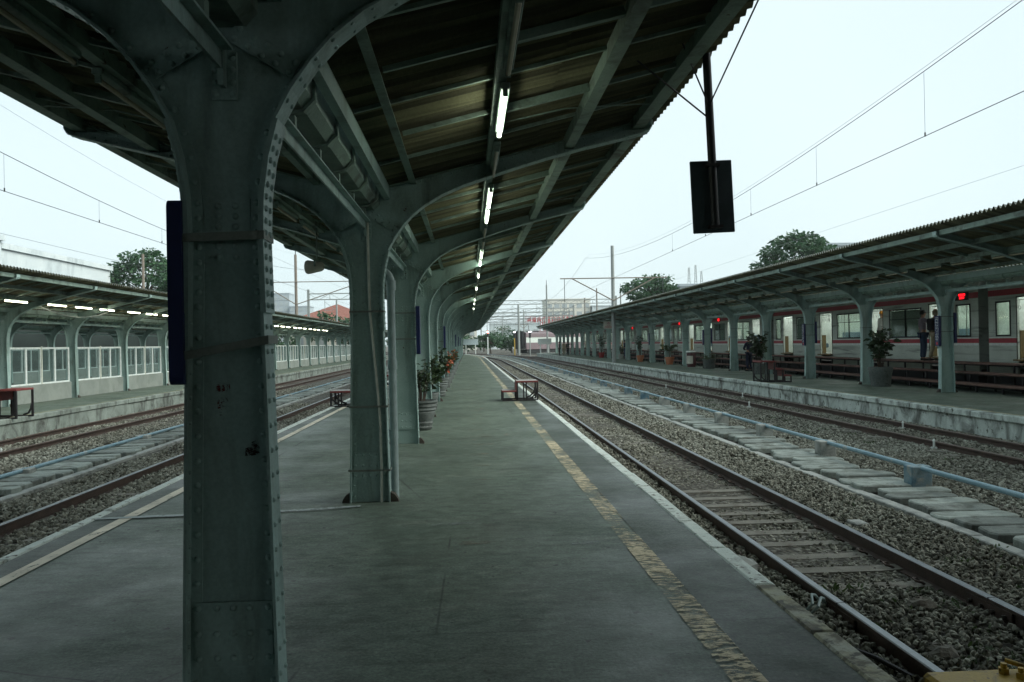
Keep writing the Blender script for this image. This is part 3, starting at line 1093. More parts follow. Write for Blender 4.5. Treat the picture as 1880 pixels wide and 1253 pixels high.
def pipe_rail(x, z, y0, label, n, sp, yfirst, blues):
    t = thing('pipe_barrier', label, 'pipe barrier', (0, 0, 0))
    p = ypath(x, z, y0, 135)
    MB().tube(p, 0.033, 10).build('pipe', M['pipe_blue'], t, True)
    for i in range(n):
        y = yfirst + i * sp
        b = bend(y)
        mt = M['block_blue'] if i in blues else M['conc']
        MB().cbox(x + b - 0.15, x + b + 0.13, y - 0.11, y + 0.11, GZ - 0.04, z + 0.028, 0.012).build('concrete_block', mt, t)
        if y < 25:
            MB().tube([(x, y - 0.03, z), (x, y + 0.03, z)], 0.042, 10).build('pipe_collar', M['pipe_blue'], t, True)
    return t


pipe_rail(5.95, -0.155, 1.5, 'blue pipe on concrete blocks between the shiny track and the train platform', 43, 2.86, 10.75, {0, 6, 7, 9, 10, 12, 13, 14, 16, 17, 19, 20, 22, 24, 25, 27, 28})
pipe_rail(-7.3, -0.33, 8, 'thin blue pipe along the slabs on the screened side', 20, 5.0, 14, set())

# small things by the near track
m = MB()
prof = []
for i in range(13):
    a = PI * i / 12
    prof.append((0.10 * math.cos(a), 0.13 * math.sin(a)))
m.prism_z([(1.96, 6.22), (2.12, 6.22), (2.19, 6.28), (2.20, 6.42), (2.12, 6.5), (1.96, 6.5)], GZ - 0.05, -0.13)
m.add([(1.96, 6.24, -.13), (2.11, 6.24, -.13), (2.17, 6.3, -.13), (2.18, 6.41, -.13), (2.10, 6.48, -.13), (1.96, 6.48, -.13),
       (1.97, 6.28, -.10), (2.07, 6.28, -.10), (2.12, 6.32, -.10), (2.12, 6.4, -.10), (2.07, 6.44, -.10), (1.97, 6.44, -.10)],
      [(0, 1, 7, 6), (1, 2, 8, 7), (2, 3, 9, 8), (3, 4, 10, 9), (4, 5, 11, 10), (6, 7, 8, 9, 10, 11)])
tag(m.build('concrete_stub', M['conc']), 'rounded concrete stub against the white platform kerb', 'concrete stub')
m = MB()
m.tube([(2.15, 5.30, -.42), (2.22, 5.24, -.37), (2.36, 5.13, -.36), (2.47, 4.98, -.375), (2.55, 4.80, -.40), (2.62, 4.72, -.43)], 0.016, 8)
tag(m.build('black_cable', M['cable'], None, True), 'thick black cable lying between the platform kerb and the near rail', 'cable')
m = MB()
m.tube([(2.42, 5.98, -.42), (2.47, 5.93, -.34), (2.50, 6.02, -.30), (2.56, 6.1, -.33), (2.62, 6.12, -.40)], 0.011, 7)
m.tube([(2.45, 5.95, -.43), (2.50, 5.90, -.35), (2.55, 5.97, -.31), (2.60, 6.04, -.34), (2.63, 6.08, -.40)], 0.011, 7)
tag(m.build('bond_cable', M['pipe_grey'], None, True), 'looped pale bonding cable at the rail joint by the platform kerb', 'cable')


def rock(name, label, c, r, seed, mat):
    rr = random.Random(seed)
    m = MB()
    n = 9
    V, F = [], []
    for i in range(5):
        ph = -0.2 + i * 0.42
        for k in range(n):
            a = 2 * PI * k / n
            q = r * rr.uniform(0.85, 1.15)
            V.append((c[0] + q * math.cos(a) * math.cos(ph), c[1] + 0.8 * q * math.sin(a) * math.cos(ph), c[2] + 0.6 * q * math.sin(ph)))
    for i in range(4):
        for k in range(n):
            F.append((i * n + k, i * n + (k + 1) % n, (i + 1) * n + (k + 1) % n, (i + 1) * n + k))
    F.append(tuple(range(4 * n, 5 * n)))
    tag(m.add(V, F).build(name, mat), label, 'rock')


rock('rubble_rock', 'lump of pale rubble between the rails of the shiny track', (3.35, 6.05, -.43), 0.11, 3, M['sleeper'])
rock('rubble_rock', 'flat brown rock between the near rails, closest to the yellow block', (2.98, 5.15, -.44), 0.11, 5, M['sleeper'])
MB_ = MB().cbox(4.02, 4.17, 8.5, 8.72, GZ - .05, -.36, 0.01)
tag(MB_.build('concrete_marker', M['conc']), 'low concrete marker block beside the far rail of the shiny track', 'marker block')

# yellow rail stop at the very bottom of the view
t = thing('rail_stop', 'yellow steel rail stop with bolts clamped on the near rail', 'rail stop', (0, 0, 0))
MB().cbox(2.44, 3.35, 4.10, 4.42, -0.40, -0.235, 0.02).build('body', M['yellow'], t)
for (x, y) in ((2.86, 4.35), (2.91, 4.28), (3.06, 4.36), (3.11, 4.29)):
    b = MB().tube([(x, y, -.235), (x, y, -.205)], 0.028, 6)
    b.tube([(x, y, -.205), (x, y, -.18)], 0.016, 8)
    b.build('bolt', M['yellow'], t)
MB().tube([(2.90, 4.40, -.185), (2.98, 4.33, -.20), (3.16, 4.2, -.215)], 0.014, 8).build('rod', M['yellow'], t, True)


# ------------------------------------------------------------------ riveted canopy columns
BC = [(0.192, 0.0), (0.168, 1.05), (0.144, 2.05), (0.15, 2.25), (0.173, 2.42), (0.215, 2.58), (0.285, 2.71), (0.37, 2.83), (0.47, 2.94), (0.60, 3.045),
      (0.78, 3.15), (1.0, 3.245), (1.28, 3.335), (1.60, 3.44), (1.87, 3.52), (2.25, 3.62), (2.55, 3.69), (2.88, 3.77), (2.945, 3.795), (2.968, 3.835), (2.972, 3.90)]


def ztop(u):
    return 3.17 + 0.25 * abs(u)


def along(pts, step, s0, s1):
    """points every step along a polyline, with unit tangent, between arc lengths s0 and s1"""
    out = []
    acc = 0.0
    nxt = s0
    for (a, b) in zip(pts[:-1], pts[1:]):
        d = math.hypot(b[0] - a[0], b[1] - a[1])
        while nxt <= acc + d and nxt <= s1:
            t = (nxt - acc) / d
            out.append((a[0] + (b[0] - a[0]) * t, a[1] + (b[1] - a[1]) * t, (b[0] - a[0]) / d, (b[1] - a[1]) / d))
            nxt += step
        acc += d
    return out


def arc_at_z(pts, z):
    acc = 0
    for (a, b) in zip(pts[:-1], pts[1:]):
        d = math.hypot(b[0] - a[0], b[1] - a[1])
        if a[1] <= z <= b[1]:
            return acc + d * (z - a[1]) / (b[1] - a[1])
        acc += d
    return acc


def offset_curve(pts, d):
    out = []
    for i, p in enumerate(pts):
        a, b = pts[max(0, i - 1)], pts[min(len(pts) - 1, i + 1)]
        tx, tz = b[0] - a[0], b[1] - a[1]
        l = math.hypot(tx, tz)
        out.append((p[0] - tz / l * d, p[1] + tx / l * d))
    return out


def col_meshes():
    D = {}
    # web plate, two skins 12 mm apart
    m = MB()
    for y, flip in ((-0.006, False), (0.006, True)):
        q = lambda a: a if not flip else a[::-1]
        low = [p for p in BC if p[1] <= 2.72]
        V = []
        for (u, z) in low:
            V += [(-u, y, z), (u, y, z)]
        F = []
        for i in range(len(low) - 1):
            F.append(q((2 * i, 2 * i + 1, 2 * i + 3, 2 * i + 2)))
        k = len(V)
        u0, z0 = low[-1]
        V += [(-u0, y, ztop(u0)), (0, y, ztop(0)), (u0, y, ztop(u0))]
        F.append(q((k - 2, k - 1, k + 2, k + 1, k)))
        for s in (1, -1):
            arm = [p for p in BC if p[1] >= z0]
            b = len(V)
            for (u, z) in arm:
                V += [(s * u, y, z), (s * u, y, ztop(u))]
            for i in range(len(arm) - 1):
                f = (b + 2 * i, b + 2 * i + 2, b + 2 * i + 3, b + 2 * i + 1)
                F.append(q(f if s > 0 else f[::-1]))
        m.add(V, F)
    D['web'] = m.mesh('web', M['steel'])
    # flange following the edge, and the top flange of each arm
    for s in (1, -1):
        m = MB()
        o = offset_curve(BC, -0.013)
        V, F = [], []
        for (a, b) in zip(BC, o):
            for y in (-0.078, 0.078):
                V += [(s * a[0], y, a[1]), (s * b[0], y, b[1])]
        for i in range(len(BC) - 1):
            a = 4 * i
            ff = [(a, a + 4, a + 6, a + 2), (a + 1, a + 3, a + 7, a + 5), (a, a + 1, a + 5, a + 4), (a + 2, a + 6, a + 7, a + 3)]
            F += ff if s > 0 else [f[::-1] for f in ff]
        n = 4 * (len(BC) - 1)
        F += [(n, n + 2, n + 3, n + 1)]
        m.add(V, F)
        D['flange%d' % s] = m.mesh('flange', M['steel'])
        m = MB()
        u1 = 2.95
        for y0, y1, z0, z1 in ((-0.065, 0.065, 0, 0.010),):
            m.add([(s * 0.02, y0, ztop(0) + z0), (s * u1, y0, ztop(u1) + z0), (s * u1, y1, ztop(u1) + z0), (s * 0.02, y1, ztop(0) + z0),
                   (s * 0.02, y0, ztop(0) + z1), (s * u1, y0, ztop(u1) + z1), (s * u1, y1, ztop(u1) + z1), (s * 0.02, y1, ztop(0) + z1)],
                  [(0, 3, 2, 1), (4, 5, 6, 7), (0, 1, 5, 4), (1, 2, 6, 5), (2, 3, 7, 6), (3, 0, 4, 7)])
        D['top%d' % s] = m.mesh('top_flange', M['steel_dark'])
        # angle legs riveted on the web, both faces
        m = MB()
        inn = offset_curve(BC, 0.046)
        for y0, y1 in ((-0.014, -0.0055), (0.0055, 0.014)):
            V, F = [], []
            for a, b in zip(BC[:-2], inn[:-2]):
                for y in (y0, y1):
                    V += [(s * a[0], y, a[1]), (s * b[0], y, b[1])]
            for i in range(len(BC) - 3):
                a = 4 * i
                ff = [(a, a + 1, a + 5, a + 4), (a + 2, a + 6, a + 7, a + 3), (a + 1, a + 3, a + 7, a + 5)]
                F += ff
            m.add(V, F)
            # angle under the arm's top flange
            V = []
            for u in (0.05, 2.97):
                for z in (-0.045, 0.0):
                    for y in (y0, y1):
                        V.append((s * u, y, ztop(u) + z))
            m.add(V, [(0, 4, 6, 2), (1, 3, 7, 5), (0, 1, 5, 4)])
        D['angle%d' % s] = m.mesh('edge_angle', M['steel'])
        # doubled plate outside the flange at the neck
        m = MB()
        seg = [p for p in BC if 2.0 <= p[1] <= 2.6]
        seg = [(0.1512, 1.75)] + seg
        oa, ob = offset_curve(seg, -0.0135), offset_curve(seg, -0.024)
        V, F = [], []
        for a, b in zip(oa, ob):
            for y in (-0.081, 0.081):
                V += [(s * a[0], y, a[1]), (s * b[0], y, b[1])]
        for i in range(len(seg) - 1):
            a = 4 * i
            F += [(a, a + 4, a + 6, a + 2), (a + 1, a + 3, a + 7, a + 5), (a, a + 1, a + 5, a + 4), (a + 2, a + 6, a + 7, a + 3)]
        n = 4 * (len(seg) - 1)
        F += [(0, 2, 3, 1), (n, n + 1, n + 3, n + 2)]
        m.add(V, F)
        D['cover%d' % s] = m.mesh('flange_cover', M['steel'])
        # stiffener splice running up and out along the arm's root
        m = MB()
        for y0, y1 in ((-0.022, -0.0145), (0.0145, 0.022)):
            p, q = Vector((s * 0.035, 0, 2.97)), Vector((s * 0.31, 0, 2.80))
            d = (q - p).normalized()
            nn = Vector((-d.z, 0, d.x)) * 0.045
            pl = [p - nn, q - nn, q + nn, p + nn]
            V = [(v.x, y, v.z) for y in (y0, y1) for v in pl]
            m.add(V, [(0, 1, 2, 3), (7, 6, 5, 4), (0, 4, 5, 1), (1, 5, 6, 2), (2, 6, 7, 3), (3, 7, 4, 0)])
        D['splice%d' % s] = m.mesh('splice_plate', M['steel'])
        # rusty foot bracket
        m = MB()
        m.prism_y([(s * 0.206, -0.01), (s * 0.29, -0.01), (s * 0.28, 0.03), (s * 0.25, 0.075), (s * 0.206, 0.10)][::s], -0.05, 0.05)
        D['foot%d' % s] = m.mesh('foot_bracket', M['rust'])
    D['base_cover'] = MB().box(-0.165, 0.165, -0.023, -0.0145, 0.235, 0.51).box(-0.165, 0.165, 0.0145, 0.023, 0.235, 0.51).mesh('cover_plate', M['steel'])
    D['neck_cover'] = MB().box(-0.099, 0.099, -0.0135, -0.0065, 1.97, 2.245).box(-0.099, 0.099, 0.0065, 0.0135, 1.97, 2.245).mesh('cover_plate', M['steel'])
    m = MB()
    for sg in (-1, 1):
        m.cbox(-0.055, 0.055, min(sg * .0065, sg * .02), max(sg * .0065, sg * .02), 2.67, 2.88, 0.003)
        m.box(-0.012, 0.012, min(sg * .0205, sg * .075), max(sg * .0205, sg * .075), 2.72, 2.885)
    D['seat'] = m.mesh('beam_seat', M['steel'])
    # rivets: (position, normal, radius)
    R = []
    zone = lambda z: 0.044 if 1.75 < z < 2.24 else 0.106
    inn = offset_curve(BC, 0.024)
    L_neck0, L_neck1 = arc_at_z(inn, 1.78), arc_at_z(inn, 2.23)
    Lend = sum(math.hypot(b[0] - a[0], b[1] - a[1]) for a, b in zip(inn[:-1], inn[1:])) - 0.1
    for s in (1, -1):
        ps = along(inn, 0.106, 0.06, L_neck0 - 0.05) + along(inn, 0.064, L_neck0, L_neck1) + along(inn, 0.108, L_neck1 + 0.09, Lend)
        for (u, z, tx, tz) in ps:
            for sg in (-1, 1):
                R.append(((s * u, sg * 0.014, z), (0, sg, 0), 0.0135))
        # flange faces
        oo = offset_curve(BC, -0.013)
        oc = offset_curve(BC, -0.024)
        for (u, z, tx, tz) in along(oo, 0.106, 0.10, L_neck0 - 0.04):
            for y in (-0.042, 0.042):
                R.append(((s * u, y, z), (s * tz, 0, -tx), 0.012))
        for (u, z, tx, tz) in along(oc, 0.052, L_neck0, arc_at_z(oc, 2.55)):
            for y in (-0.045, 0.03):
                R.append(((s * u, y, z), (s * tz, 0, -tx), 0.0135))
        for (u, z, tx, tz) in along(oo, 0.11, arc_at_z(oo, 2.66), Lend):
            for y in (-0.045, 0.045):
                R.append(((s * u, y, z), (s * tz, 0, -tx), 0.011))
        for (u, z, tx, tz) in along(offset_curve(BC, 0.0005), 0.106, 0.12, L_neck0):
            R.append(((s * u, -0.045, z), (-s * tz, 0, tx), 0.009))
        for k in range(27):
            u = 0.15 + k * 0.106
            for sg in (-1, 1):
                R.append(((s * u, sg * 0.014, ztop(u) - 0.022), (0, sg, 0), 0.0115))
        for k in range(5):
            p = Vector((s * 0.06, 0, 2.955)).lerp(Vector((s * 0.29, 0, 2.812)), k / 4)
            d = Vector((s * 0.275, 0, -0.17)).normalized()
            nn = Vector((-d.z, 0, d.x)) * 0.024
            for e in (1, -1):
                for sg in (-1, 1):
                    R.append(((p.x + e * nn.x, sg * 0.022, p.z + e * nn.z), (0, sg, 0), 0.0135))
    for sg in (-1, 1):
        for z in (0.27, 0.375, 0.485):
            for u in (-0.07, 0.0, 0.07):
                R.append(((u, sg * 0.023, z), (0, sg, 0), 0.0135))
            for u in (-0.148, 0.148):
                R.append(((u, sg * 0.023, z), (0, sg, 0), 0.0135))
        for z in (1.995, 2.04, 2.125, 2.17, 2.215):
            for u in (-0.036, 0.036):
                R.append(((u, sg * 0.0135, z), (0, sg, 0), 0.0135))
        for z in (2.695, 2.745, 2.80, 2.85):
            for u in (-0.036, 0.036):
                R.append(((u, sg * 0.02, z), (0, sg, 0), 0.0135))
    D['rivets'] = R
    m = MB()
    for p, n, r in R:
        m.dome(p, r, n, 6)
    D['rivet_mesh'] = m.mesh('rivets', M['steel'], 'all')
    return D


CM = col_meshes()
RIV = MB().dome((0, 0, 0), 0.0148, (0, 0, 1), 9, 0.8).mesh('rivet', M['steel'], 'all')


def column(x, y, label, group, scale=(1, 1, 1), near=False, straps=None):
    t = thing('canopy_column', label, 'column', (x, y, 0), 0, group)
    t.scale = scale
    link('web', CM['web'], t)
    for s in (1, -1):
        f = link('flange', CM['flange%d' % s], t)
        link('flange_cover', CM['cover%d' % s], f)
        link('top_flange', CM['top%d' % s], t)
        link('edge_angle', CM['angle%d' % s], t)
        link('splice_plate', CM['splice%d' % s], t)
        link('foot_bracket', CM['foot%d' % s], t)
    link('cover_plate', CM['base_cover'], t)
    link('cover_plate', CM['neck_cover'], t)
    link('beam_seat', CM['seat'], t)
    if near:
        rest = MB()
        for p, n, r in CM['rivets']:
            front = n[1] < -0.5 and p[2] < 3.1 and abs(p[0]) < 0.6
            side = (n[0] > 0.3 and p[2] < 2.95) or (n[0] < -0.3 and -0.25 < p[0] < 0.3 and p[2] < 2.6)
            if front or side:
                o = link('rivet', RIV, t, p)
                o.rotation_mode = 'QUATERNION'
                o.rotation_quaternion = Vector(n).to_track_quat('Z', 'Y')
                k = r / 0.0135
                o.scale = (k, k, k)
            else:
                rest.dome(p, r, n, 6)
        stuff(rest.build('rivets', M['steel'], t, 'all'))
    else:
        stuff(link('rivets', CM['rivet_mesh'], t))
    for (z0, z1) in (straps or ()):
        m = MB()
        w = 0.192 - 0.048 * min(z0, 2.05) / 2.05 + 0.026
        e = 0.0035
        h = 0.018 if near else 0.010
        yy = 0.085
        ring = [(-w, -yy, z0), (w, -yy, z1), (w, yy, z1), (-w, yy, z0)]
        V, F = [], []
        for (a, b, c) in ring:
            k = 1 + e / w
            V += [(a, b, c - h), (a, b, c + h), (a * k, b * (1 + e / yy), c - h), (a * k, b * (1 + e / yy), c + h)]
        for i in range(4):
            a, b = 4 * i, 4 * ((i + 1) % 4)
            F += [(a + 2, b + 2, b + 3, a + 3), (a + 1, a + 3, b + 3, b + 1), (a, b, b + 2, a + 2), (a, a + 1, b + 1, b)]
        m.add(V, F).build('strap', M['strap'], t)
    return t


# ------------------------------------------------------------------ canopy roofs
def canopy_meshes(sp, waves, tag_):
    D = {}
    pitch = sp / waves

    def sheet(u0, u1, dz, s):
        n = waves * 6
        V, F = [], []
        A = 0.038
        for i in range(n + 1):
            y = sp * i / n
            w = A * math.cos(2 * PI * i / 6)
            for u, k in ((u0, 0), (u1, 0)):
                V.append((s * u, y, ztop(u) + 0.075 + dz + w))
            for u in (u0, u1):
                V.append((s * u, y, ztop(u) + 0.075 + dz + w + 0.007))
        for i in range(n):
            a = 4 * i
            ff = [(a, a + 4, a + 5, a + 1), (a + 2, a + 3, a + 7, a + 6), (a + 1, a + 5, a + 7, a + 3), (a, a + 2, a + 6, a + 4)]
            F += ff if s > 0 else [f[::-1] for f in ff]
        m = MB().add(V, F)
        m.m = [0, 1, 0, 0] * n
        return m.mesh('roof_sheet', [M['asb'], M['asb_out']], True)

    for s in (1, -1):
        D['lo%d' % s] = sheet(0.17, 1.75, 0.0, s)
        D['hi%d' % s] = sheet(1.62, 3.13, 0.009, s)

        def purlin(u, w, h, dz, inset=0.012, angle=True):
            m = MB()
            c = s * u
            z1 = ztop(u) + dz
            y0, y1 = inset, sp - inset
            if angle:
                t = 0.009
                m.box(min(c, c + s * t), max(c, c + s * t), y0, y1, z1 - h, z1)
                m.box(min(c + s * t, c + s * w), max(c + s * t, c + s * w), y0, y1, z1 - h, z1 - h + t)
            else:
                m.box(c - w / 2, c + w / 2, y0, y1, z1 - h, z1)
            return m.mesh('purlin', M['steel_dark'])

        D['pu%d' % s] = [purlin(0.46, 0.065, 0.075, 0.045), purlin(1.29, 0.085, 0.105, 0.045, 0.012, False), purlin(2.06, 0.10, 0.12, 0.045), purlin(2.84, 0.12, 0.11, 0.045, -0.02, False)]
        v = MB()
        a, b = sorted((s * 0.19, s * 0.25))
        v.box(a, b, 0.012, sp - 0.012, 3.10, 3.235)
        D['val%d' % s] = v.mesh('valley_beam', M['steel'])
        # rafters and thin ties across the bay
        def raf(u0, u1, fr, w, h, dz):
            return MB().beam((s * u0, fr * sp, ztop(u0) + dz), (s * u1, fr * sp, ztop(u1) + dz), w, h)
        r = []
        for fr in (0.31, 0.625):
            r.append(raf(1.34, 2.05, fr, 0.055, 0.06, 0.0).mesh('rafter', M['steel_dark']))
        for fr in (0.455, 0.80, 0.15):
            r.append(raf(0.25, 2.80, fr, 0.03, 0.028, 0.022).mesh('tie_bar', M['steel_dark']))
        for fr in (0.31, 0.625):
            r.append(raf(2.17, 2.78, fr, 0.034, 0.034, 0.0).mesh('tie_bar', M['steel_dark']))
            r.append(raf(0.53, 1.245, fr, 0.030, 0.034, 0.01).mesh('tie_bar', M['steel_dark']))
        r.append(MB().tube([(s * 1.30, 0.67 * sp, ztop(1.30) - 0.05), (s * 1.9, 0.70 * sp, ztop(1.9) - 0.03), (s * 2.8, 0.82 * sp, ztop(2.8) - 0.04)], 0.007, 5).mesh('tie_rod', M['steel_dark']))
        D['ra%d' % s] = r
    # gutter trough between the slopes and the beam under it
    prof = [(-0.145, 3.21), (-0.145, 3.05), (-0.09, 2.99), (0.09, 2.99), (0.145, 3.05), (0.145, 3.21)]
    V, F = [], []
    for y in (0.0, sp):
        for k, off in ((1.0, 0), (0.95, 0.006)):
            V += [(u * k, y, z + off) for u, z in prof]
    n = len(prof)
    for i in range(n - 1):
        F.append((i, i + 2 * n, i + 2 * n + 1, i + 1))
        F.append((n + i, n + i + 1, i + 3 * n + 1, i + 3 * n))
    D['gutter'] = MB().add(V, F).mesh('gutter', M['steel_dark'])
    D['beam'] = MB().box(-0.055, 0.055, 0.08, sp - 0.08, 2.865, 2.877).box(-0.007, 0.007, 0.08, sp - 0.08, 2.79, 2.865).mesh('tie_beam', M['steel'])
    st = MB()
    pr2 = [(-0.17, 3.22), (-0.17, 3.035), (-0.10, 2.965), (-0.05, 2.94), (0.10, 2.965), (0.17, 3.035), (0.17, 3.22)]
    k = len(pr2)
    V, F = [], []
    for u, z in pr2:
        for y in (-0.028, 0.028):
            V += [(u, y, z), (u * 0.90, y, z + 0.012)]
    for i in range(k - 1):
        a = 4 * i
        F += [(a, a + 2, a + 6, a + 4), (a + 1, a + 5, a + 7, a + 3), (a, a + 4, a + 5, a + 1), (a + 2, a + 3, a + 7, a + 6)]
    st.add(V, F)
    st.box(-0.05, 0.05, -0.03, 0.03, 2.88, 2.945)
    st.dome((0.03, -0.0, 2.93), 0.014, (0.3, 0, -1), 6)
    D['strap'] = st.mesh('gutter_strap', M['steel_dark'])
    return D


def canopy(xc, y0, nb, sp, waves, label, scale=(1, 1, 1), detail=8):
    D = canopy_meshes(sp, waves, label)
    t = thing('platform_canopy', label, 'canopy', (xc, y0, 0))
    t.scale = scale
    for b in range(nb):
        L_ = lambda n, me: link(n, me, t, (0, b * sp, 0))
        for s in (1, -1):
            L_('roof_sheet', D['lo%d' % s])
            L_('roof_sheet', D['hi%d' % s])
            for me in D['pu%d' % s]:
                L_('purlin', me)
            L_('valley_beam', D['val%d' % s])
            if b < detail + 4:
                for me in D['ra%d' % s]:
                    L_(me.name.split('.')[0], me)
        gt = L_('gutter', D['gutter'])
        L_('tie_beam', D['beam'])
        if b < detail + 2:
            for k in range(6):
                link('gutter_strap', D['strap'], gt, (0, sp * (k + 0.5) / 6, 0))
    return t


XC = -1.03
Y1 = 3.65
SPM = 4.95
main_canopy = canopy(XC, Y1 - 4 * SPM, 30, SPM, 34, 'long dark corrugated canopy roof over the middle platform', (1, 1, 1), 10)
BOARDS_R = {3, 6, 11, 14, 17}
for i in range(-3, 27):
    y = Y1 + SPM * (i - 1)
    if i < 1:
        lab = 'riveted steel column of the middle platform behind the viewpoint, %s back' % ORD[-i]
    else:
        lab = 'riveted grey-green steel column, %s from the camera in the middle platform row' % ORD[i - 1]
    st = None
    if i == 1:
        st = ((2.07, 2.08), (1.57, 1.635))
    elif i == 2:
        st = ((1.95, 1.95), (0.98, 0.98), (0.33, 0.33))
    elif i in BOARDS_R:
        st = ((2.12, 2.12), (1.70, 1.70))
    column(XC, y, lab, 'columns of the middle platform', near=(i == 1), straps=st)
main_cols = [o for o in COL.objects if o.name.startswith('canopy_column')]
col1 = [o for o in main_cols if abs(o.location.y - Y1) < 0.01][0]
# brush marks and rust on the nearest column
for (u, z, w, h) in ((-0.05, 1.43, 0.009, 0.018), (-0.03, 1.432, 0.007, 0.018), (-0.008, 1.43, 0.008, 0.016), (-0.045, 1.365, 0.012, 0.025), (-0.022, 1.37, 0.012, 0.022), (-0.04, 1.325, 0.007, 0.014)):
    x = u
    MB().add([(x - w, -0.0085, z - h), (x + w, -0.0085, z - h * .8), (x + w * .8, -0.0085, z + h), (x - w * .9, -0.0085, z + h * .9)], [(0, 1, 2, 3)]).build('brush_mark', M['paintmark'], col1)
for (x, z, w, h) in ((0.075, 1.155, 0.015, 0.02), (0.105, 1.17, 0.02, 0.035)):
    MB().add([(x - w, -0.0155, z - h), (x + w, -0.0155, z - h * .8), (x + w * .6, -0.0155, z + h), (x - w * .9, -0.0155, z + h * .7)], [(0, 1, 2, 3)]).build('rust_patch', M['rustmark'], col1)

YR0, SPR = 17.9, 4.65       # train platform
XR = 13.35
r_canopy = canopy(XR, YR0 - 4 * SPR, 27, SPR, 32, 'corrugated canopy roof over the train platform', (1, 1, 1), 12)
for i in range(24):
    y = YR0 + SPR * i
    column(XR, y, 'steel column of the train platform, %s from the camera' % ORD[i], 'columns of the train platform', straps=((2.12, 2.12), (1.70, 1.70)) if i % 2 else ((1.9, 1.9),))
for i in range(3):
    column(XR, YR0 - SPR * (i + 1), 'steel column of the train platform beside the viewpoint, %s before the ones in view' % ORD[i], 'columns of the train platform')
XL, YL0, SPL = -13.7, 16.7, 4.25
l_canopy = canopy(XL, YL0 - SPL, 29, SPL, 29, 'corrugated canopy roof over the platform with glass screens', (0.91, 1, 0.90), 12)
for i in range(28):
    y = YL0 + SPL * i
    column(XL, y, 'pale steel column between glass screens, %s from the camera' % ORD[i], 'columns of the screened platform', scale=(0.91, 1, 0.90))
XB = -22.7
b_canopy = canopy(XB, YL0 - SPL, 16, SPL, 29, 'dark canopy roof over the platform beyond the glass screens', (0.95, 1, 0.92), 3)
for i in range(15):
    column(XB, YL0 + SPL * i, 'dim steel column beyond the glass screens, %s from the camera' % ORD[i], 'columns of the dim platform', scale=(0.95, 1, 0.92))


# ------------------------------------------------------------------ tube lights under the roofs
def light_meshes():
    h = MB().cbox(-0.035, 0.035, 0.0, 1.22, 0.0, 0.045, 0.006).box(-0.018, 0.018, 0.01, 0.03, -0.05, 0).box(-0.018, 0.018, 1.19, 1.21, -0.05, 0)
    t = MB().tube([(0, 0.03, -0.032), (0, 1.19, -0.032)], 0.0175, 7)
    return h.mesh('housing', M['steel_dark']), t


LH, LT = light_meshes()
LTM = {k: LT.mesh('tube', M[k], True) for k in ('tube_on', 'tube_off', 'tube_warm')}
WD = {1: 'first', 2: 'second', 3: 'third'}


def tube_light(x, y, z, state, label, group):
    t = thing('tube_light', label, 'tube light', (x, y, z), 0, group)
    link('housing', LH, t)
    link('tube', LTM[state], t)
    return t


BAYW = lambda i: '%s bay' % ORD[i]
for b in range(0, 9):
    yb = Y1 + SPM * b
    lit = {0: (0, 1, 0), 1: (1, 1, 0), 2: (0, 1, 1), 3: (0, 1, 0), 4: (0, 1, 0), 5: (0, 0, 1), 6: (0, 1, 0), 7: (0, 1, 0), 8: (0, 0, 0)}[b]
    for k in range(3):
        y = yb + (0.52, 2.12, 3.80)[k] if b != 1 else yb + (0.85, 2.15, 3.8)[k]
        u = 1.29
        tube_light(XC + u + 0.03, y, ztop(u) - 0.115, 'tube_on' if lit[k] else 'tube_off',
                   '%s tube on the track side of the middle canopy, %s in its %s' % ('lit' if lit[k] else 'unlit', ORD[k], BAYW(b)), 'tube lights of the middle canopy')
for b in range(0, 4):
    for k in range(3):
        y = Y1 + SPM * b + (0.3, 1.8, 3.4)[k]
        tube_light(XC - 1.29 - 0.03, y, ztop(1.29) - 0.115, 'tube_off', 'yellowed unlit tube on the screened side of the middle canopy, %s in its %s' % (ORD[k], BAYW(b)), 'tube lights of the middle canopy')
k = 0
y = 17.3
while y < 75:
    lit = random.random() < 0.86
    tube_light(XL + 1.18, y, ztop(1.29) * 0.9 - 0.10, 'tube_warm' if lit else 'tube_off', '%s tube light under the screened platform canopy, %s from the camera' % ('lit' if lit else 'unlit', ORD[k]), 'tube lights of the screened platform')
    y += 1.75 if k % 3 else 2.3
    k += 1
    if k >= 30:
        break
k = 0
y = 14.0
while y < 62:
    tube_light(XR - 1.29, y, ztop(1.29) - 0.115, 'tube_off', 'unlit tube under the train platform canopy, %s from the camera' % ORD[k], 'tube lights of the train platform')
    y += 1.62
    k += 1
    if k >= 30:
        break


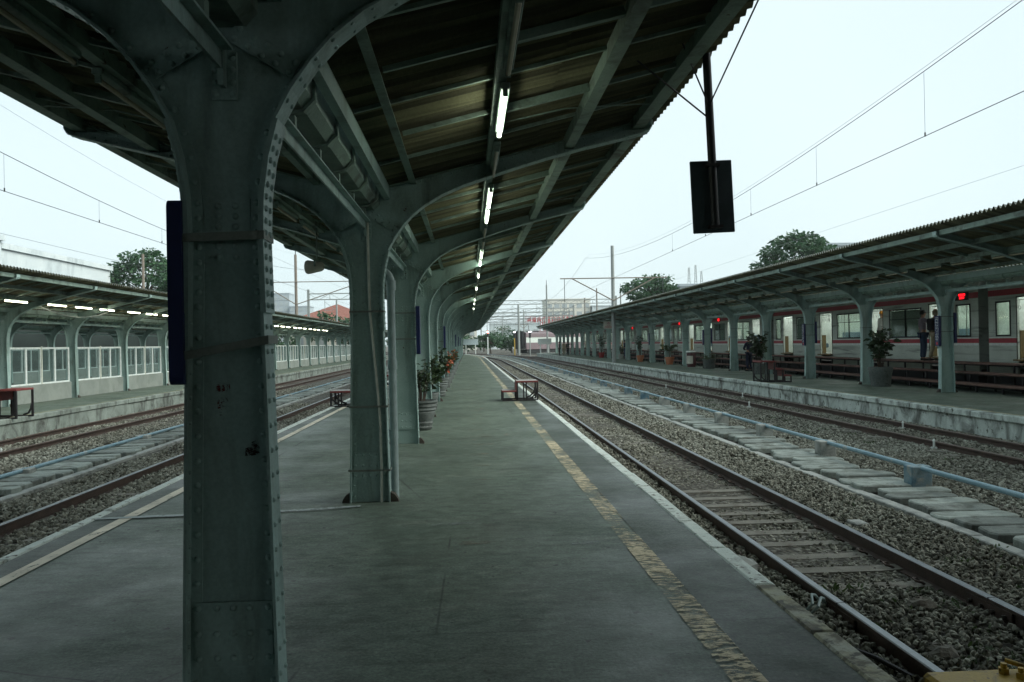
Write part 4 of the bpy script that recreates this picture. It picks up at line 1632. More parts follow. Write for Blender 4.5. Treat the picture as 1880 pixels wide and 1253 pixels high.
# ------------------------------------------------------------------ fixtures of the middle platform
def name_board(x, y, side, label, face_text=False, h=0.78, zc=1.84):
    """tall navy board strapped to a column flange, facing the tracks"""
    t = thing('name_board', label, 'sign board', (x, y, zc), 0, 'navy boards strapped to columns')
    m = MB()
    W_, H_, r = 0.105, h / 2, 0.03
    pts = []
    for cx, cz, a0 in ((W_ - r, H_ - r, 0), (-W_ + r, H_ - r, 90), (-W_ + r, -H_ + r, 180), (W_ - r, -H_ + r, 270)):
        for k in range(4):
            a = math.radians(a0 + 30 * k)
            pts.append((cx + r * math.cos(a), cz + r * math.sin(a)))
    n = len(pts)
    V = [(-0.03, p, q) for p, q in pts] + [(0.03, p, q) for p, q in pts]
    F = [tuple(range(n - 1, -1, -1)), tuple(range(n, 2 * n))] + [(i, (i + 1) % n, (i + 1) % n + n, i + n) for i in range(n)]
    m.add(V, F).build('panel', M['navy'], t)
    if face_text:
        xx = side * 0.0325
        lt = MB()
        rr = random.Random(int(y * 10))
        z = H_ - 0.05
        while z > -H_ + 0.14:
            for c in (-0.055, 0.0, 0.045):
                if rr.random() < 0.8:
                    a = c + rr.uniform(-.008, .008)
                    w, hh = rr.uniform(.010, .02), rr.uniform(.012, .02)
                    lt.add([(xx, a - w, z), (xx, a + w, z), (xx, a + w, z - hh), (xx, a - w, z - hh)], [(0, 1, 2, 3) if side < 0 else (3, 2, 1, 0)])
            z -= 0.043
        lt.build('lettering', M['train_white'], t)
        lo = MB().add([(xx, -0.05, -H_ + .11), (xx, 0.05, -H_ + .11), (xx, 0.05, -H_ + .04), (xx, -0.05, -H_ + .04)], [(0, 1, 2, 3)])
        lo.build('emblem', M['train_red'], t)
    return t


name_board(XC - 0.16 - 0.035, Y1, -1, 'navy board on the far flange of the nearest column')
for i in sorted(BOARDS_R):
    name_board(XC + 0.18 + 0.04, Y1 + SPM * (i - 1), 1, 'narrow navy board on the track side of the %s column of the middle platform' % ORD[i - 1])
for j, i in enumerate((1, 3, 6, 9)):
    y = YR0 + SPR * i
    name_board(XR - 0.185 - 0.045, y, -1, 'blue board with white lettering on the %s column of the train platform' % ORD[i], True, 0.85, 1.72)
for i in (1, 3, 6):
    name_board(XR + 0.185 + 0.045, YR0 + SPR * i, 1, 'dark blue board on the train side of the %s train platform column' % ORD[i], False, 0.85, 1.80)

# downpipe and conduit on the second column
yc = Y1 + SPM
m = MB()
m.tube([(XC + 0.235, yc + 0.16, 0.0), (XC + 0.225, yc + 0.16, 2.26)], 0.042, 14)
for z in (0.62, 1.35, 2.18):
    m.tube([(XC + 0.23, yc + 0.16, z), (XC + 0.228, yc + 0.16, z + 0.10)], 0.049, 14)
pts = []
for k in range(7):
    a = PI / 2 * k / 6
    pts.append((XC + 0.225 - 0.13 * (1 - math.cos(a)), yc + 0.16, 2.26 + 0.13 * math.sin(a)))
m.tube(pts, 0.045, 14)
tag(m.build('drain_pipe', M['pipe_grey'], None, True), 'pale grey drain pipe with elbow behind the second column', 'drain pipe')
cd = MB()
cd.tube([(XC + 0.02, yc - 0.05, 2.86), (XC + 0.025, yc - 0.05, 2.2), (XC + 0.03, yc - 0.05, 1.95), (XC + 0.05, yc - 0.055, 1.7), (XC + 0.09, yc - 0.055, 1.2), (XC + 0.115, yc - 0.055, 0.8), (XC + 0.12, yc - 0.05, 0.3), (XC + 0.115, yc - 0.05, 0.0)], 0.014, 8)
tag(cd.build('cable_conduit', M['conduit'], None, True), 'pale conduit running crookedly down the second column', 'conduit')


def horn(x, y, z, ztop_, rz, label, mat):
    t = thing('horn_speaker', label, 'loudspeaker', (x, y, z), rz, 'horn loudspeakers under the canopies')
    m = MB()
    prof = [(0.0, -0.13), (0.05, -0.13), (0.07, -0.10), (0.085, -0.02), (0.10, 0.06), (0.108, 0.12), (0.10, 0.14), (0.085, 0.13), (0.05, 0.05), (0.0, 0.04)]
    V, F = [], []
    n = 18
    for (r, d) in prof:
        for k in range(n):
            a = 2 * PI * k / n
            V.append((d, r * math.cos(a), r * math.sin(a)))
    for i in range(len(prof) - 1):
        for k in range(n):
            a, b = i * n + k, i * n + (k + 1) % n
            F.append((a, b, b + n, a + n))
    m.add(V, F).build('horn', mat, t, True)
    b = MB()
    b.tube([(-0.03, 0, 0.08), (-0.03, 0, ztop_ - z)], 0.012, 6)
    b.beam((-0.03, -0.10, 0.0), (-0.03, -0.10, 0.10), 0.02, 0.02)
    b.beam((-0.03, 0.10, 0.0), (-0.03, 0.10, 0.10), 0.02, 0.02)
    b.beam((-0.03, -0.11, 0.10), (-0.03, 0.11, 0.10), 0.02, 0.02)
    b.build('bracket', M['steel_dark'], t)
    return t


horn(-2.33, 12.9, 2.83, 3.5, PI * 0.93, 'cream horn loudspeaker under the screened side of the middle canopy', M['horn'])
horn(12.0, 50.5, 3.5, 3.9, PI * 1.2, 'cream horn loudspeaker under the train platform canopy', M['horn'])
horn(11.6, 88, 3.55, 4.0, PI * 1.2, 'dark blue horn loudspeaker far along the train platform canopy', M['navy'])

# hanging sign seen from behind
t = thing('hanging_sign', 'dark sign panel hanging on a pole from the canopy edge', 'hanging sign', (2.02, 6.85, 0))
t.rotation_euler = (0, math.radians(-2.0), 0)
t.location = (2.02 + 0.155, 6.85, 0)
pole = MB()
pole.tube([(0, 0, 2.53), (0, 0, 4.25)], 0.036, 10)
pole.build('pole', M['black'], t, True)
pn = MB()
pn.cbox(-0.178, 0.178, 0.037, 0.057, 2.50, 3.11, 0.006)
pn.build('panel', M['signback'], t)
for z in (2.545, 3.06):
    MB().box(-0.055, 0.055, -0.042, 0.0365, z - 0.012, z + 0.012).build('clamp', M['iron'], t)
for q in ((-0.34, -0.45, 3.98), (0.06, -1.35, 4.08), (-0.75, -0.35, 3.92)):
    MB().tube([(0, 0, 3.56 if q[2] > 3.95 else 3.45), q], 0.007, 6).build('stay', M['iron'], t)


# ------------------------------------------------------------------ boarding steps in red and black
def step_box(x, y, rz, levels, depth, label, worn=True):
    """levels: list of (x0, x1, height); black frame, red treads"""
    t = thing('boarding_step', label, 'boarding step', (x, y, 0), rz, 'movable boarding steps')
    b = 0.045
    for (a0, a1, h) in levels:
        MB().cbox(a0, a1, -depth / 2, depth / 2, h - 0.05, h - 0.004, 0.006).build('tread', M['redwood'], t)
        MB().box(a0 + .012, a1 - .012, -depth / 2 + .012, depth / 2 - .012, h - 0.0035, h).build('tread_top', M['treadtop'] if worn else M['redwood'], t)
        for sx in (a0 + b / 2, a1 - b / 2):
            for sy in (-depth / 2 + b / 2, depth / 2 - b / 2):
                MB().box(sx - b / 2, sx + b / 2, sy - b / 2, sy + b / 2, 0.045, h - 0.05).build('leg', M['iron'], t)
        for sy in (-depth / 2 + b / 2, depth / 2 - b / 2):
            MB().box(a0, a1, sy - b / 2, sy + b / 2, 0.0, 0.045).build('runner', M['iron'], t)
    for (a0, a1, h) in levels:
        if a1 - a0 > 0.5:
            for fx in (0.33, 0.45):
                xm = a0 + (a1 - a0) * fx
                MB().box(xm - .018, xm + .018, -depth / 2 + .004, -depth / 2 + .04, 0.046, h - 0.051).build('leg', M['iron'], t)
    # red riser between levels and two braces
    for (p, q) in zip(levels[:-1], levels[1:]):
        lo, hi = (p, q) if p[2] < q[2] else (q, p)
        xe = hi[0] if hi[0] >= lo[0] else hi[1]
        MB().box(xe - 0.012 if xe == hi[0] else xe, xe if xe == hi[0] else xe + .012, -depth / 2, depth / 2, lo[2], hi[2] - 0.05).build('riser', M['redwood'], t)
    hi = max(levels, key=lambda l: l[2])
    outer = hi[1] if hi is levels[-1] else hi[0]
    inner = (hi[0] + hi[1]) / 2
    sg = 1 if outer > inner else -1
    for sy in (-depth / 2 + 0.03, depth / 2 - 0.03):
        pts = [(inner, sy, 0.05), (inner + sg * 0.12, sy, 0.09), (outer - sg * 0.06, sy, 0.2), (outer - sg * 0.035, sy, 0.34)]
        MB().tube(pts, 0.024, 6).build('brace', M['iron'], t)
    return t


step_box(0, 23.2, 0, [(0.90, 1.33, 0.30), (1.30, 1.90, 0.56)], 0.75, 'red and black two-tread boarding step at the kerb of the middle platform')
step_box(0, 22.4, 0, [(-3.66, -3.0, 0.43), (-2.98, -2.5, 0.24)], 0.75, 'low red-topped boarding step on the screened side of the middle platform')
step_box(0, 30.0, 0, [(10.56, 11.12, 0.78), (11.14, 11.42, 0.50), (11.44, 11.72, 0.26)], 0.8, 'three-tread boarding step on the train platform edge', False)
step_box(0, 20.9, 0, [(-12.1, -11.72, 0.26), (-11.70, -11.35, 0.48), (-11.33, -10.85, 0.72)], 0.8, 'three-tread boarding step on the screened platform edge', False)
step_box(0, 34.0, 0, [(-3.62, -3.05, 0.43), (-3.03, -2.6, 0.24)], 0.75, 'red boarding step farther along the screened side of the middle platform')


# ------------------------------------------------------------------ plants in pots
def leaf_mesh(pts, dirs, size, aspect, mat, name, parent, bend_=0.25, seed=0):
    """many leaves: each a pointed six-vertex blade"""
    r = np.random.default_rng(seed)
    n = len(pts)
    P = np.asarray(pts, float)
    D = np.asarray(dirs, float)
    D /= np.linalg.norm(D, axis=1, keepdims=True) + 1e-9
    up = r.normal(size=(n, 3)) + np.array([0, 0, 1.0])
    S = np.cross(D, up)
    S /= np.linalg.norm(S, axis=1, keepdims=True) + 1e-9
    Nn = np.cross(S, D)
    L_ = (size * r.uniform(0.65, 1.3, n))[:, None]
    W_ = L_ * aspect
    v = np.stack([P, P + D * L_ * 0.35 + S * W_ * 0.5 + Nn * L_ * 0.05, P + D * L_ * 0.75 + S * W_ * 0.35 - Nn * L_ * bend_ * 0.2,
                  P + D * L_ - Nn * L_ * bend_ * 0.6, P + D * L_ * 0.75 - S * W_ * 0.35 - Nn * L_ * bend_ * 0.2, P + D * L_ * 0.35 - S * W_ * 0.5 + Nn * L_ * 0.05], 1)
    me = bpy.data.meshes.new(name)
    me.vertices.add(n * 6)
    me.vertices.foreach_set('co', v.reshape(-1).astype(np.float32))
    idx = (np.arange(n) * 6)[:, None]
    f = np.concatenate([idx + np.array([[0, 1, 2, 5]]), idx + np.array([[5, 2, 4, 5]])], 1)
    faces = np.concatenate([idx + np.array([[0, 1, 5, 5]])], 1)
    quads = np.stack([np.concatenate([idx + 0, idx + 1, idx + 5], 1)], 1)
    F = []
    for b in range(n):
        o = b * 6
        F += [(o, o + 1, o + 5), (o + 1, o + 2, o + 4, o + 5), (o + 2, o + 3, o + 4)]
    me.clear_geometry()
    me.from_pydata([tuple(p) for p in v.reshape(-1, 3)], [], F)
    me.materials.append(mat)
    return link(name, me, parent)


def pot_mesh(kind, r, h):
    m = MB()
    if kind == 'urn':
        k = r / 0.33
        prof = [(0.17, 0), (0.20, 0.02), (0.215, 0.06), (0.20, 0.09), (0.215, 0.12), (0.23, 0.15), (0.215, 0.18), (0.25, 0.26), (0.28, 0.36), (0.27, 0.38), (0.30, 0.41), (0.285, 0.45),
                (0.31, 0.48), (0.295, 0.53), (0.335, 0.56), (0.335, 0.60), (0.295, 0.60), (0.28, 0.53), (0.0, 0.53)]
        prof = [(a * k, b * h / 0.6) for a, b in prof]
    elif kind == 'ribbed':
        prof = [(0.65 * r, 0), (0.72 * r, 0.1 * h), (0.92 * r, 0.78 * h), (1.02 * r, 0.8 * h), (1.04 * r, h), (0.94 * r, h), (0.9 * r, 0.9 * h), (0, 0.9 * h)]
    else:
        prof = [(0.76 * r, 0), (0.78 * r, 0.03 * h), (0.93 * r, 0.70 * h), (0.955 * r, 0.72 * h), (0.97 * r, 0.86 * h), (1.02 * r, 0.87 * h), (1.03 * r, h), (0.95 * r, h), (0.92 * r, 0.92 * h), (0, 0.92 * h)]
    m.lathe([(max(a, 0.001), b) for a, b in prof], 24)
    if kind == 'ribbed':
        v = []
        for p in m.v:
            a = math.atan2(p[1], p[0])
            q = 1 + 0.02 * math.cos(12 * a)
            v.append((p[0] * q, p[1] * q, p[2]))
        m.v = v
    return m


def potted(x, y, kind, pr, ph, pmat, style, height, label, seed, cat='potted plant'):
    t = thing('potted_plant', label, cat, (x, y, 0), 0, 'potted plants on the platforms')
    p = pot_mesh(kind, pr, ph).build('pot', pmat, t, True)
    MB().lathe([(pr * 0.9, 0.0), (pr * 0.86, 0.02), (0.001, 0.03)], 16).build('soil', M['soil'], t).location = (0, 0, ph * 0.9)
    r = random.Random(seed)
    stems = MB()
    pts, dirs = [], []
    z0 = ph * 0.9
    if style in ('bush', 'shrub', 'tall', 'flower'):
        ns = {'bush': 16, 'shrub': 12, 'tall': 10, 'flower': 11}[style]
        for i in range(ns):
            a = r.uniform(0, 2 * PI)
            sp = r.uniform(0.15, 1.0) * {'bush': 0.42, 'shrub': 0.40, 'tall': 0.45, 'flower': 0.33}[style] * height / 1.1
            hz = height * r.uniform(0.45, 1.0)
            if style == 'tall':
                hz = height * (0.55 + 0.45 * r.random())
                sp *= 0.5 + 0.6 * r.random()
            base = Vector((0.05 * math.cos(a), 0.05 * math.sin(a), z0))
            tip = Vector((sp * math.cos(a), sp * math.sin(a), z0 + hz))
            mid = base.lerp(tip, 0.5) + Vector((0, 0, 0.12 * height))
            pl = [base, base.lerp(mid, 0.5), mid, tip]
            stems.tube(pl, [0.012, 0.010, 0.008, 0.004], 5)
            nl = {'bush': 22, 'shrub': 34, 'tall': 16, 'flower': 26}[style]
            for k in range(nl):
                u = r.uniform(0.3, 1.0)
                q = base.lerp(mid, u * 2) if u < 0.5 else mid.lerp(tip, u * 2 - 1)
                b = r.uniform(0, 2 * PI)
                pts.append(q + Vector((r.uniform(-.03, .03), r.uniform(-.03, .03), r.uniform(-.03, .03))))
                dirs.append((math.cos(b), math.sin(b), r.uniform(-0.5, 0.7)))
        size = {'bush': 0.20, 'shrub': 0.085, 'tall': 0.19, 'flower': 0.12}[style]
        asp = {'bush': 0.48, 'shrub': 0.45, 'tall': 0.45, 'flower': 0.5}[style]
    elif style == 'cycad':
        for i in range(26):
            a = 2 * PI * i / 26 + r.uniform(-.1, .1)
            el = r.uniform(0.25, 1.1)
            L_ = height * r.uniform(0.75, 1.1)
            pl = []
            for k in range(6):
                u = k / 5
                pl.append(Vector((math.cos(a) * L_ * u * math.cos(el) * 1.0, math.sin(a) * L_ * u * math.cos(el), z0 + L_ * (u * math.sin(el) - 0.45 * u * u))))
            stems.tube(pl, 0.006, 4)
            for k in range(1, 6):
                for w in (0.0, 0.5):
                    q = pl[k - 1].lerp(pl[k], w)
                    for sgn in (-1, 1):
                        pts.append(q)
                        dirs.append((math.cos(a) * 0.5 - sgn * math.sin(a), math.sin(a) * 0.5 + sgn * math.cos(a), r.uniform(-.1, .3)))
        size, asp = 0.13, 0.14
    else:  # palm: a few broad arching leaves
        stems.tube([(0, 0, z0), (0.01, 0, z0 + height * 0.45)], [0.03, 0.02], 6)
        for i in range(9):
            a = 2 * PI * i / 9 + r.uniform(-.2, .2)
            L_ = height * r.uniform(0.6, 0.85)
            el = r.uniform(0.3, 1.2)
            pl = []
            for k in range(5):
                u = k / 4
                pl.append(Vector((math.cos(a) * L_ * u * math.cos(el), math.sin(a) * L_ * u * math.cos(el), z0 + height * 0.42 + L_ * (u * math.sin(el) - 0.5 * u * u))))
            stems.tube(pl, 0.008, 4)
            for k in range(1, 5):
                for w in (0.0, 0.35, 0.7):
                    q = pl[k - 1].lerp(pl[k], w)
                    for sgn in (-1, 1):
                        pts.append(q)
                        dirs.append((math.cos(a) * 0.9 - sgn * math.sin(a) * 0.7, math.sin(a) * 0.9 + sgn * math.cos(a) * 0.7, r.uniform(-.3, .3)))
        size, asp = 0.26, 0.22
    stems.build('stem', M['bark'], t)
    mt = {'bush': 'leaf', 'shrub': 'leaf', 'tall': 'leaf', 'flower': 'leaf2', 'cycad': 'leaf2', 'palm': 'leaf2'}[style]
    leaf_mesh(pts, dirs, size, asp, M[mt], 'foliage', t, seed=seed)
    if style == 'flower':
        fp = [p for i, p in enumerate(pts) if i % 3 == 0]
        fd = [d for i, d in enumerate(dirs) if i % 3 == 0]
        leaf_mesh(fp, fd, 0.14, 0.6, M['leafred'], 'blossom', t, seed=seed + 1)
    return t


potted(-0.90, 15.7, 'urn', 0.30, 0.56, M['potgrey'], 'shrub', 0.95, 'shrub in a ringed grey urn behind the third column', 11)
potted(-0.92, 25.7, 'urn', 0.30, 0.56, M['potgrey'], 'tall', 1.0, 'broad-leaved plant in a ringed grey urn, second urn of the middle platform', 12)
for i, (y, s) in enumerate(((30.6, 'flower'), (34.2, 'flower'), (38.5, 'flower'), (43.5, 'tall'), (48.2, 'flower'), (53.5, 'shrub'))):
    potted(-0.90, y, 'round', 0.25, 0.42, M['potgrey'], s, 0.92, '%s in the %s small pot of the middle platform row' % ('orange-red flowering plant' if s == 'flower' else 'dark green plant', ORD[i]), 20 + i)
potted(-1.0, 20.6, 'round', 0.25, 0.42, M['potgrey'], 'bush', 0.9, 'leafy plant half hidden behind the fourth column', 31)
potted(13.15, 25.9, 'round', 0.37, 0.62, M['potgrey'], 'bush', 1.45, 'big bushy plant in a grey tub, nearest on the train platform', 41)
potted(12.95, 36.5, 'round', 0.30, 0.5, M['potgrey'], 'bush', 1.45, 'tall rubber plant behind the three-tread boarding step', 42)
potted(13.2, 45.0, 'round', 0.36, 0.55, M['potgrey'], 'cycad', 0.85, 'spiky cycad in a round grey tub', 43)
potted(13.2, 54.0, 'ribbed', 0.31, 0.50, M['terra'], 'palm', 1.15, 'broad-leaved palm in an orange ribbed pot', 44)
potted(13.05, 62.6, 'ribbed', 0.29, 0.50, M['terra'], 'tall', 1.6, 'tall dark plant in an orange ribbed pot', 45)
potted(13.2, 82.0, 'ribbed', 0.30, 0.52, M['potred'], 'tall', 1.9, 'tall dark plant in a red pot', 46)
potted(13.4, 72.5, 'round', 0.26, 0.45, M['conc'], 'shrub', 1.0, 'small shrub in a pale pot far along the train platform', 47)

# litter bin on the train platform
t = thing('litter_bin', 'white and maroon litter bin between train platform columns', 'litter bin', (13.1, 48.3, 0))
MB().lathe([(0.24, 0.0), (0.24, 0.08), (0.27, 0.10), (0.27, 0.78), (0.24, 0.86), (0.001, 0.86)], 20).build('drum', plain('maroon', (0.06, 0.015, 0.018), 0.5), t, True)
MB().lathe([(0.29, 0.86), (0.31, 0.90), (0.27, 0.95), (0.001, 0.97)], 20).build('lid', M['train_white'], t, True)
V, F = [], []
for k in range(9):
    a = PI + 0.25 + (PI / 2.2) * k / 8
    V += [(0.28 * math.cos(a), 0.28 * math.sin(a), 0.20), (0.28 * math.cos(a), 0.28 * math.sin(a), 0.66)]
F = [(2 * k, 2 * k + 2, 2 * k + 3, 2 * k + 1) for k in range(8)]
MB().add(V, F).build('front_panel', plain('bin_cream', (0.55, 0.54, 0.46), 0.5), t)
MB().tube([(-0.31, -0.06, 0.2), (-0.31, -0.06, 0.8)], 0.015, 6).build('handle', M['train_white'], t)

# small notice hanging under the train platform canopy
t = thing('notice_sign', 'small white notice with red print hanging under the train platform canopy', 'notice sign', (11.75, 69.0, 0))
MB().cbox(-0.42, 0.42, -0.02, 0.02, 2.66, 3.28, 0.005).build('panel', plain('notice_white', (0.62, 0.60, 0.52), 0.5), t)
pr = MB()
for i in range(10):
    a = 2 * PI * i / 10
    pr.box(0.0 + 0.07 * math.cos(a) - 0.02, 0.07 * math.cos(a) + 0.02, -0.024, -0.0205, 3.12 + 0.07 * math.sin(a) - 0.02, 3.12 + 0.07 * math.sin(a) + 0.02)
for (z, w) in ((2.96, 0.12), (2.86, 0.30), (2.77, 0.34)):
    x = -w
    while x < w:
        pr.box(x, x + 0.035, -0.024, -0.0205, z - 0.022, z + 0.022)
        x += 0.052
pr.build('red_print', M['train_red'], t)
for x in (-0.35, 0.35):
    MB().tube([(x, 0, 3.28), (x, 0, 3.75)], 0.01, 6).build('hanger', M['iron'], t)
MB_ = None

# white name boards at the platform ends
for (x, y, w, z0, z1, lab) in ((9.75 + 1.4, 121.0, 2.0, 1.35, 2.2, 'blank white name board on two posts at the end of the train platform'),
                               (0.35, 128.0, 2.3, 1.45, 2.35, 'pale blue-white name board at the end of the middle platform')):
    t = thing('station_board', lab, 'station board', (x, y, 0), 0, 'name boards at the platform ends')
    MB().cbox(-w / 2, w / 2, -0.05, 0.05, z0, z1, 0.02).build('panel', M['train_white'] if x > 5 else plain('board_pale_blue', (0.45, 0.55, 0.58), 0.5), t)
    for s in (-1, 1):
        MB().box(s * w * 0.32 - 0.07, s * w * 0.32 + 0.07, -0.04, 0.04, 0, z0).build('post', M['train_white'], t)


# ------------------------------------------------------------------ long steps in front of the train
t = thing('train_steps', 'long brown plank steps leading up to the train doors', 'steps', (0, 0, 0))
TR = ((14.05, 14.62, 0.22), (14.60, 15.17, 0.50), (15.15, 15.80, 0.755))
YS0, YS1 = 4.7, 122.0
for (x0, x1, z) in TR:
    y = YS0
    while y < YS1:
        y2 = min(y + 4.65, YS1)
        for k in range(3):
            a = x0 + (x1 - x0) * k / 3
            MB().cbox(a + 0.006, a + (x1 - x0) / 3 - 0.006, y + 0.004, y2 - 0.004, z - 0.045 + random.uniform(-.003, .003), z + random.uniform(-.003, .003), 0.004).build('plank', M['tread'], t)
        y = y2
for (x0, x1, z) in TR:
    y = YS0 + 0.3
    far = MB()
    while y < YS1:
        if y < 48:
            MB().box(x0 + 0.03, x0 + 0.075, y - .0225, y + .0225, 0.0, z - 0.052).build('post', M['iron'], t)
        else:
            far.box(x0 + 0.03, x0 + 0.075, y - .0225, y + .0225, 0.0, z - 0.052)
        y += 1.16
    stuff(far.build('posts', M['iron'], t))
    MB().box(x1 - 0.06, x1 - 0.02, YS0, YS1, z - 0.12, z - 0.052).build('bearer', M['iron'], t)


# ------------------------------------------------------------------ commuter train
CARL, CARP = 17.45, 17.95
XT = 15.95
DOORS = (2.15, 6.62, 11.08, 15.5)
WINS = ((0.45, 1.15), (3.30, 5.45), (7.80, 9.92), (12.25, 14.35), (16.45, 17.05))
ZF, ZD, ZT = 0.88, 2.66, 3.10
DW = 0.62


def car_meshes():
    D = {}
    th = 0.06
    # side wall with door and window openings
    m = MB()
    edges = [0.0]
    for d in DOORS:
        edges += [d - DW, d + DW]
    for a, b in WINS:
        edges += [a, b]
    edges = sorted(set(edges + [CARL]))
    for a, b in zip(edges[:-1], edges[1:]):
        c = (a + b) / 2
        if any(abs(c - d) < DW for d in DOORS):
            spans = [(ZD, ZT)]
        elif any(p < c < q for p, q in WINS):
            spans = [(0.42, 1.58), (2.54, ZT)]
        else:
            spans = [(0.42, ZT)]
        for z0, z1 in spans:
            m.box(0, th, a, b, z0, z1)
    # far side, ends, roof, floor
    m.box(2.55, 2.61, 0, CARL, 0.42, 1.58)
    m.box(2.55, 2.61, 0, CARL, 2.54, ZT)
    for a, b in ((0, 0.05), (CARL - 0.05, CARL)):
        m.box(th + .001, 2.549, a, b, 0.5, ZT)
    D['body'] = m.mesh('body', M['train'])
    m = MB()
    pr = [(0.0, 3.101), (2.61, 3.101), (2.58, 3.25), (2.35, 3.40), (1.3, 3.48), (0.26, 3.40), (0.03, 3.25)]
    m.prism_y(pr, 0, CARL)
    m.box(0.6, 2.0, 4, 7.5, 3.40, 3.70).box(0.6, 2.0, 10.5, 13.5, 3.40, 3.70)
    D['roof'] = m.mesh('roof', M['train'])
    D['floor'] = MB().box(th + .002, 2.54, 0.06, CARL - .06, ZF - 0.08, ZF).mesh('floor', plain('train_floor', (0.2, 0.2, 0.17), 0.5))
    m = MB().box(th + .004, 2.54, 0.06, CARL - .06, 2.93, 2.96)
    m.box(2.50, 2.545, 0.06, CARL - .06, ZF + .005, 1.575).box(2.50, 2.545, 0.06, CARL - .06, 2.545, 2.925).box(2.52, 2.54, 0.06, CARL - .06, 1.576, 2.544)
    for a, b in ((0.055, 0.09), (CARL - 0.09, CARL - 0.055)):
        m.box(th + .003, 2.49, a, b, ZF + .005, 2.92)
    for d in DOORS[:-1]:
        for q in (d + DW + 0.03,):
            m.box(2.3, 2.49, q + 0.3, q + 0.34, ZF, 2.3)
    D['lining'] = m.mesh('lining', M['train_in'])
    m = MB()
    for x in (0.75, 1.85):
        y = 0.5
        while y < CARL - 1:
            m.add([(x - 0.10, y, 2.92), (x + 0.10, y, 2.92), (x + 0.10, y + 2.6, 2.92), (x - 0.10, y + 2.6, 2.92)], [(3, 2, 1, 0)])
            y += 2.9
    D['ceil'] = m.mesh('ceiling_light', M['train_light'])
    m = MB()
    for (a, b) in zip((DW + DOORS[0], DW + DOORS[1], DW + DOORS[2]), (DOORS[1] - DW, DOORS[2] - DW, DOORS[3] - DW)):
        m.cbox(2.02, 2.49, a + .25, b - .25, ZF + 0.25, ZF + 0.45, 0.03).cbox(2.36, 2.49, a + .25, b - .25, ZF + 0.46, ZF + 0.95, 0.03)
        m.cbox(0.07, 0.5, a + .25, b - .25, ZF + 0.25, ZF + 0.45, 0.03)
    D['seats'] = m.mesh('seat', M['seatgreen'])
    m = MB()
    for x in (0.55, 2.0):
        m.tube([(x, 0.3, 2.62), (x, CARL - 0.3, 2.62)], 0.014, 6)
        y = 0.8
        while y < CARL - 0.6:
            m.tube([(x, y, 2.62), (x, y, 2.44)], 0.008, 4)
            m.tube([(x, y + 0.05 * math.cos(a), 2.39 + 0.05 * math.sin(a)) for a in [2 * PI * k / 8 for k in range(9)]], 0.009, 4)
            y += 0.32
    for d in DOORS:
        for q in (-DW - 0.02, DW + 0.02):
            m.tube([(0.55, d + q, ZF), (0.55, d + q, 2.9)], 0.016, 6)
    D['handles'] = m.mesh('strap_handles', M['conc'])
    m = MB()
    segs = []
    prev = 0.0
    for d in DOORS:
        segs.append((prev, d - DW))
        prev = d + DW
    segs.append((prev, CARL))
    D['segs'] = segs
    r, w, w2 = MB(), MB(), MB()
    for a, b in segs:
        r.box(-0.004, -0.0005, a, b, 1.335, 1.475)
        w.box(-0.004, -0.0005, a, b, 1.255, 1.333)
        w.box(-0.004, -0.0005, a, b, 1.477, 1.505)
    D['red'] = r.mesh('red_stripe', M['train_red'])
    D['white'] = w.mesh('white_stripe', M['train_white'])
    D['band'] = MB().box(-0.004, -0.0005, 0, CARL, 2.75, 2.93).mesh('red_band', M['train_red'])
    g = MB()
    for a, b in segs:
        for z in (0.72, 0.86, 1.02, 1.17):
            g.box(-0.010, -0.0005, a + .05, b - .05, z - 0.006, z + 0.006)
    D['beads'] = g.mesh('ribs', M['train'])
    D['under'] = MB().box(0.15, 2.45, 0.3, CARL - 0.3, -0.2, 0.415).box(0.2, 2.4, 1.5, 4.0, -0.33, -0.2).box(0.2, 2.4, CARL - 4, CARL - 1.5, -0.33, -0.2).mesh('underframe', M['dark'])
    D['gang'] = MB().box(0.35, 2.2, -0.49, -0.005, 0.5, 3.62).mesh('gangway', M['dark'])
    D['sill'] = MB().cbox(-0.16, 0.0, -0.62, 0.62, ZF - 0.07, ZF - 0.02, 0.01).mesh('door_sill', M['doorinner'])
    # a sliding door leaf and the frame round an opening
    m = MB()
    w = DW
    m.box(0.062, 0.092, 0, w, ZF, 1.62).box(0.062, 0.092, 0, w, 2.45, ZD).box(0.062, 0.092, 0, 0.1, 1.62, 2.45).box(0.062, 0.092, w - 0.1, w, 1.62, 2.45)
    D['leaf'] = m.mesh('door_leaf', M['train'])
    D['leafpane'] = MB().box(0.074, 0.078, 0.1, w - 0.1, 1.62, 2.45).mesh('pane', M['glass'])
    m = MB()
    for a, b in ((-DW - 0.03, -DW), (DW, DW + 0.03)):
        m.box(-0.012, 0.0 - .0005, a, b, ZF - .02, ZD + 0.03)
    m.box(-0.012, -0.0005, -DW, DW, ZD, ZD + 0.03)
    D['dframe'] = m.mesh('door_frame', M['dark'])
    D['partition'] = MB().box(0.1, 0.27, -0.02, 0.02, ZF, 1.70).mesh('partition', M['doorinner'])
    return D


CAR = car_meshes()


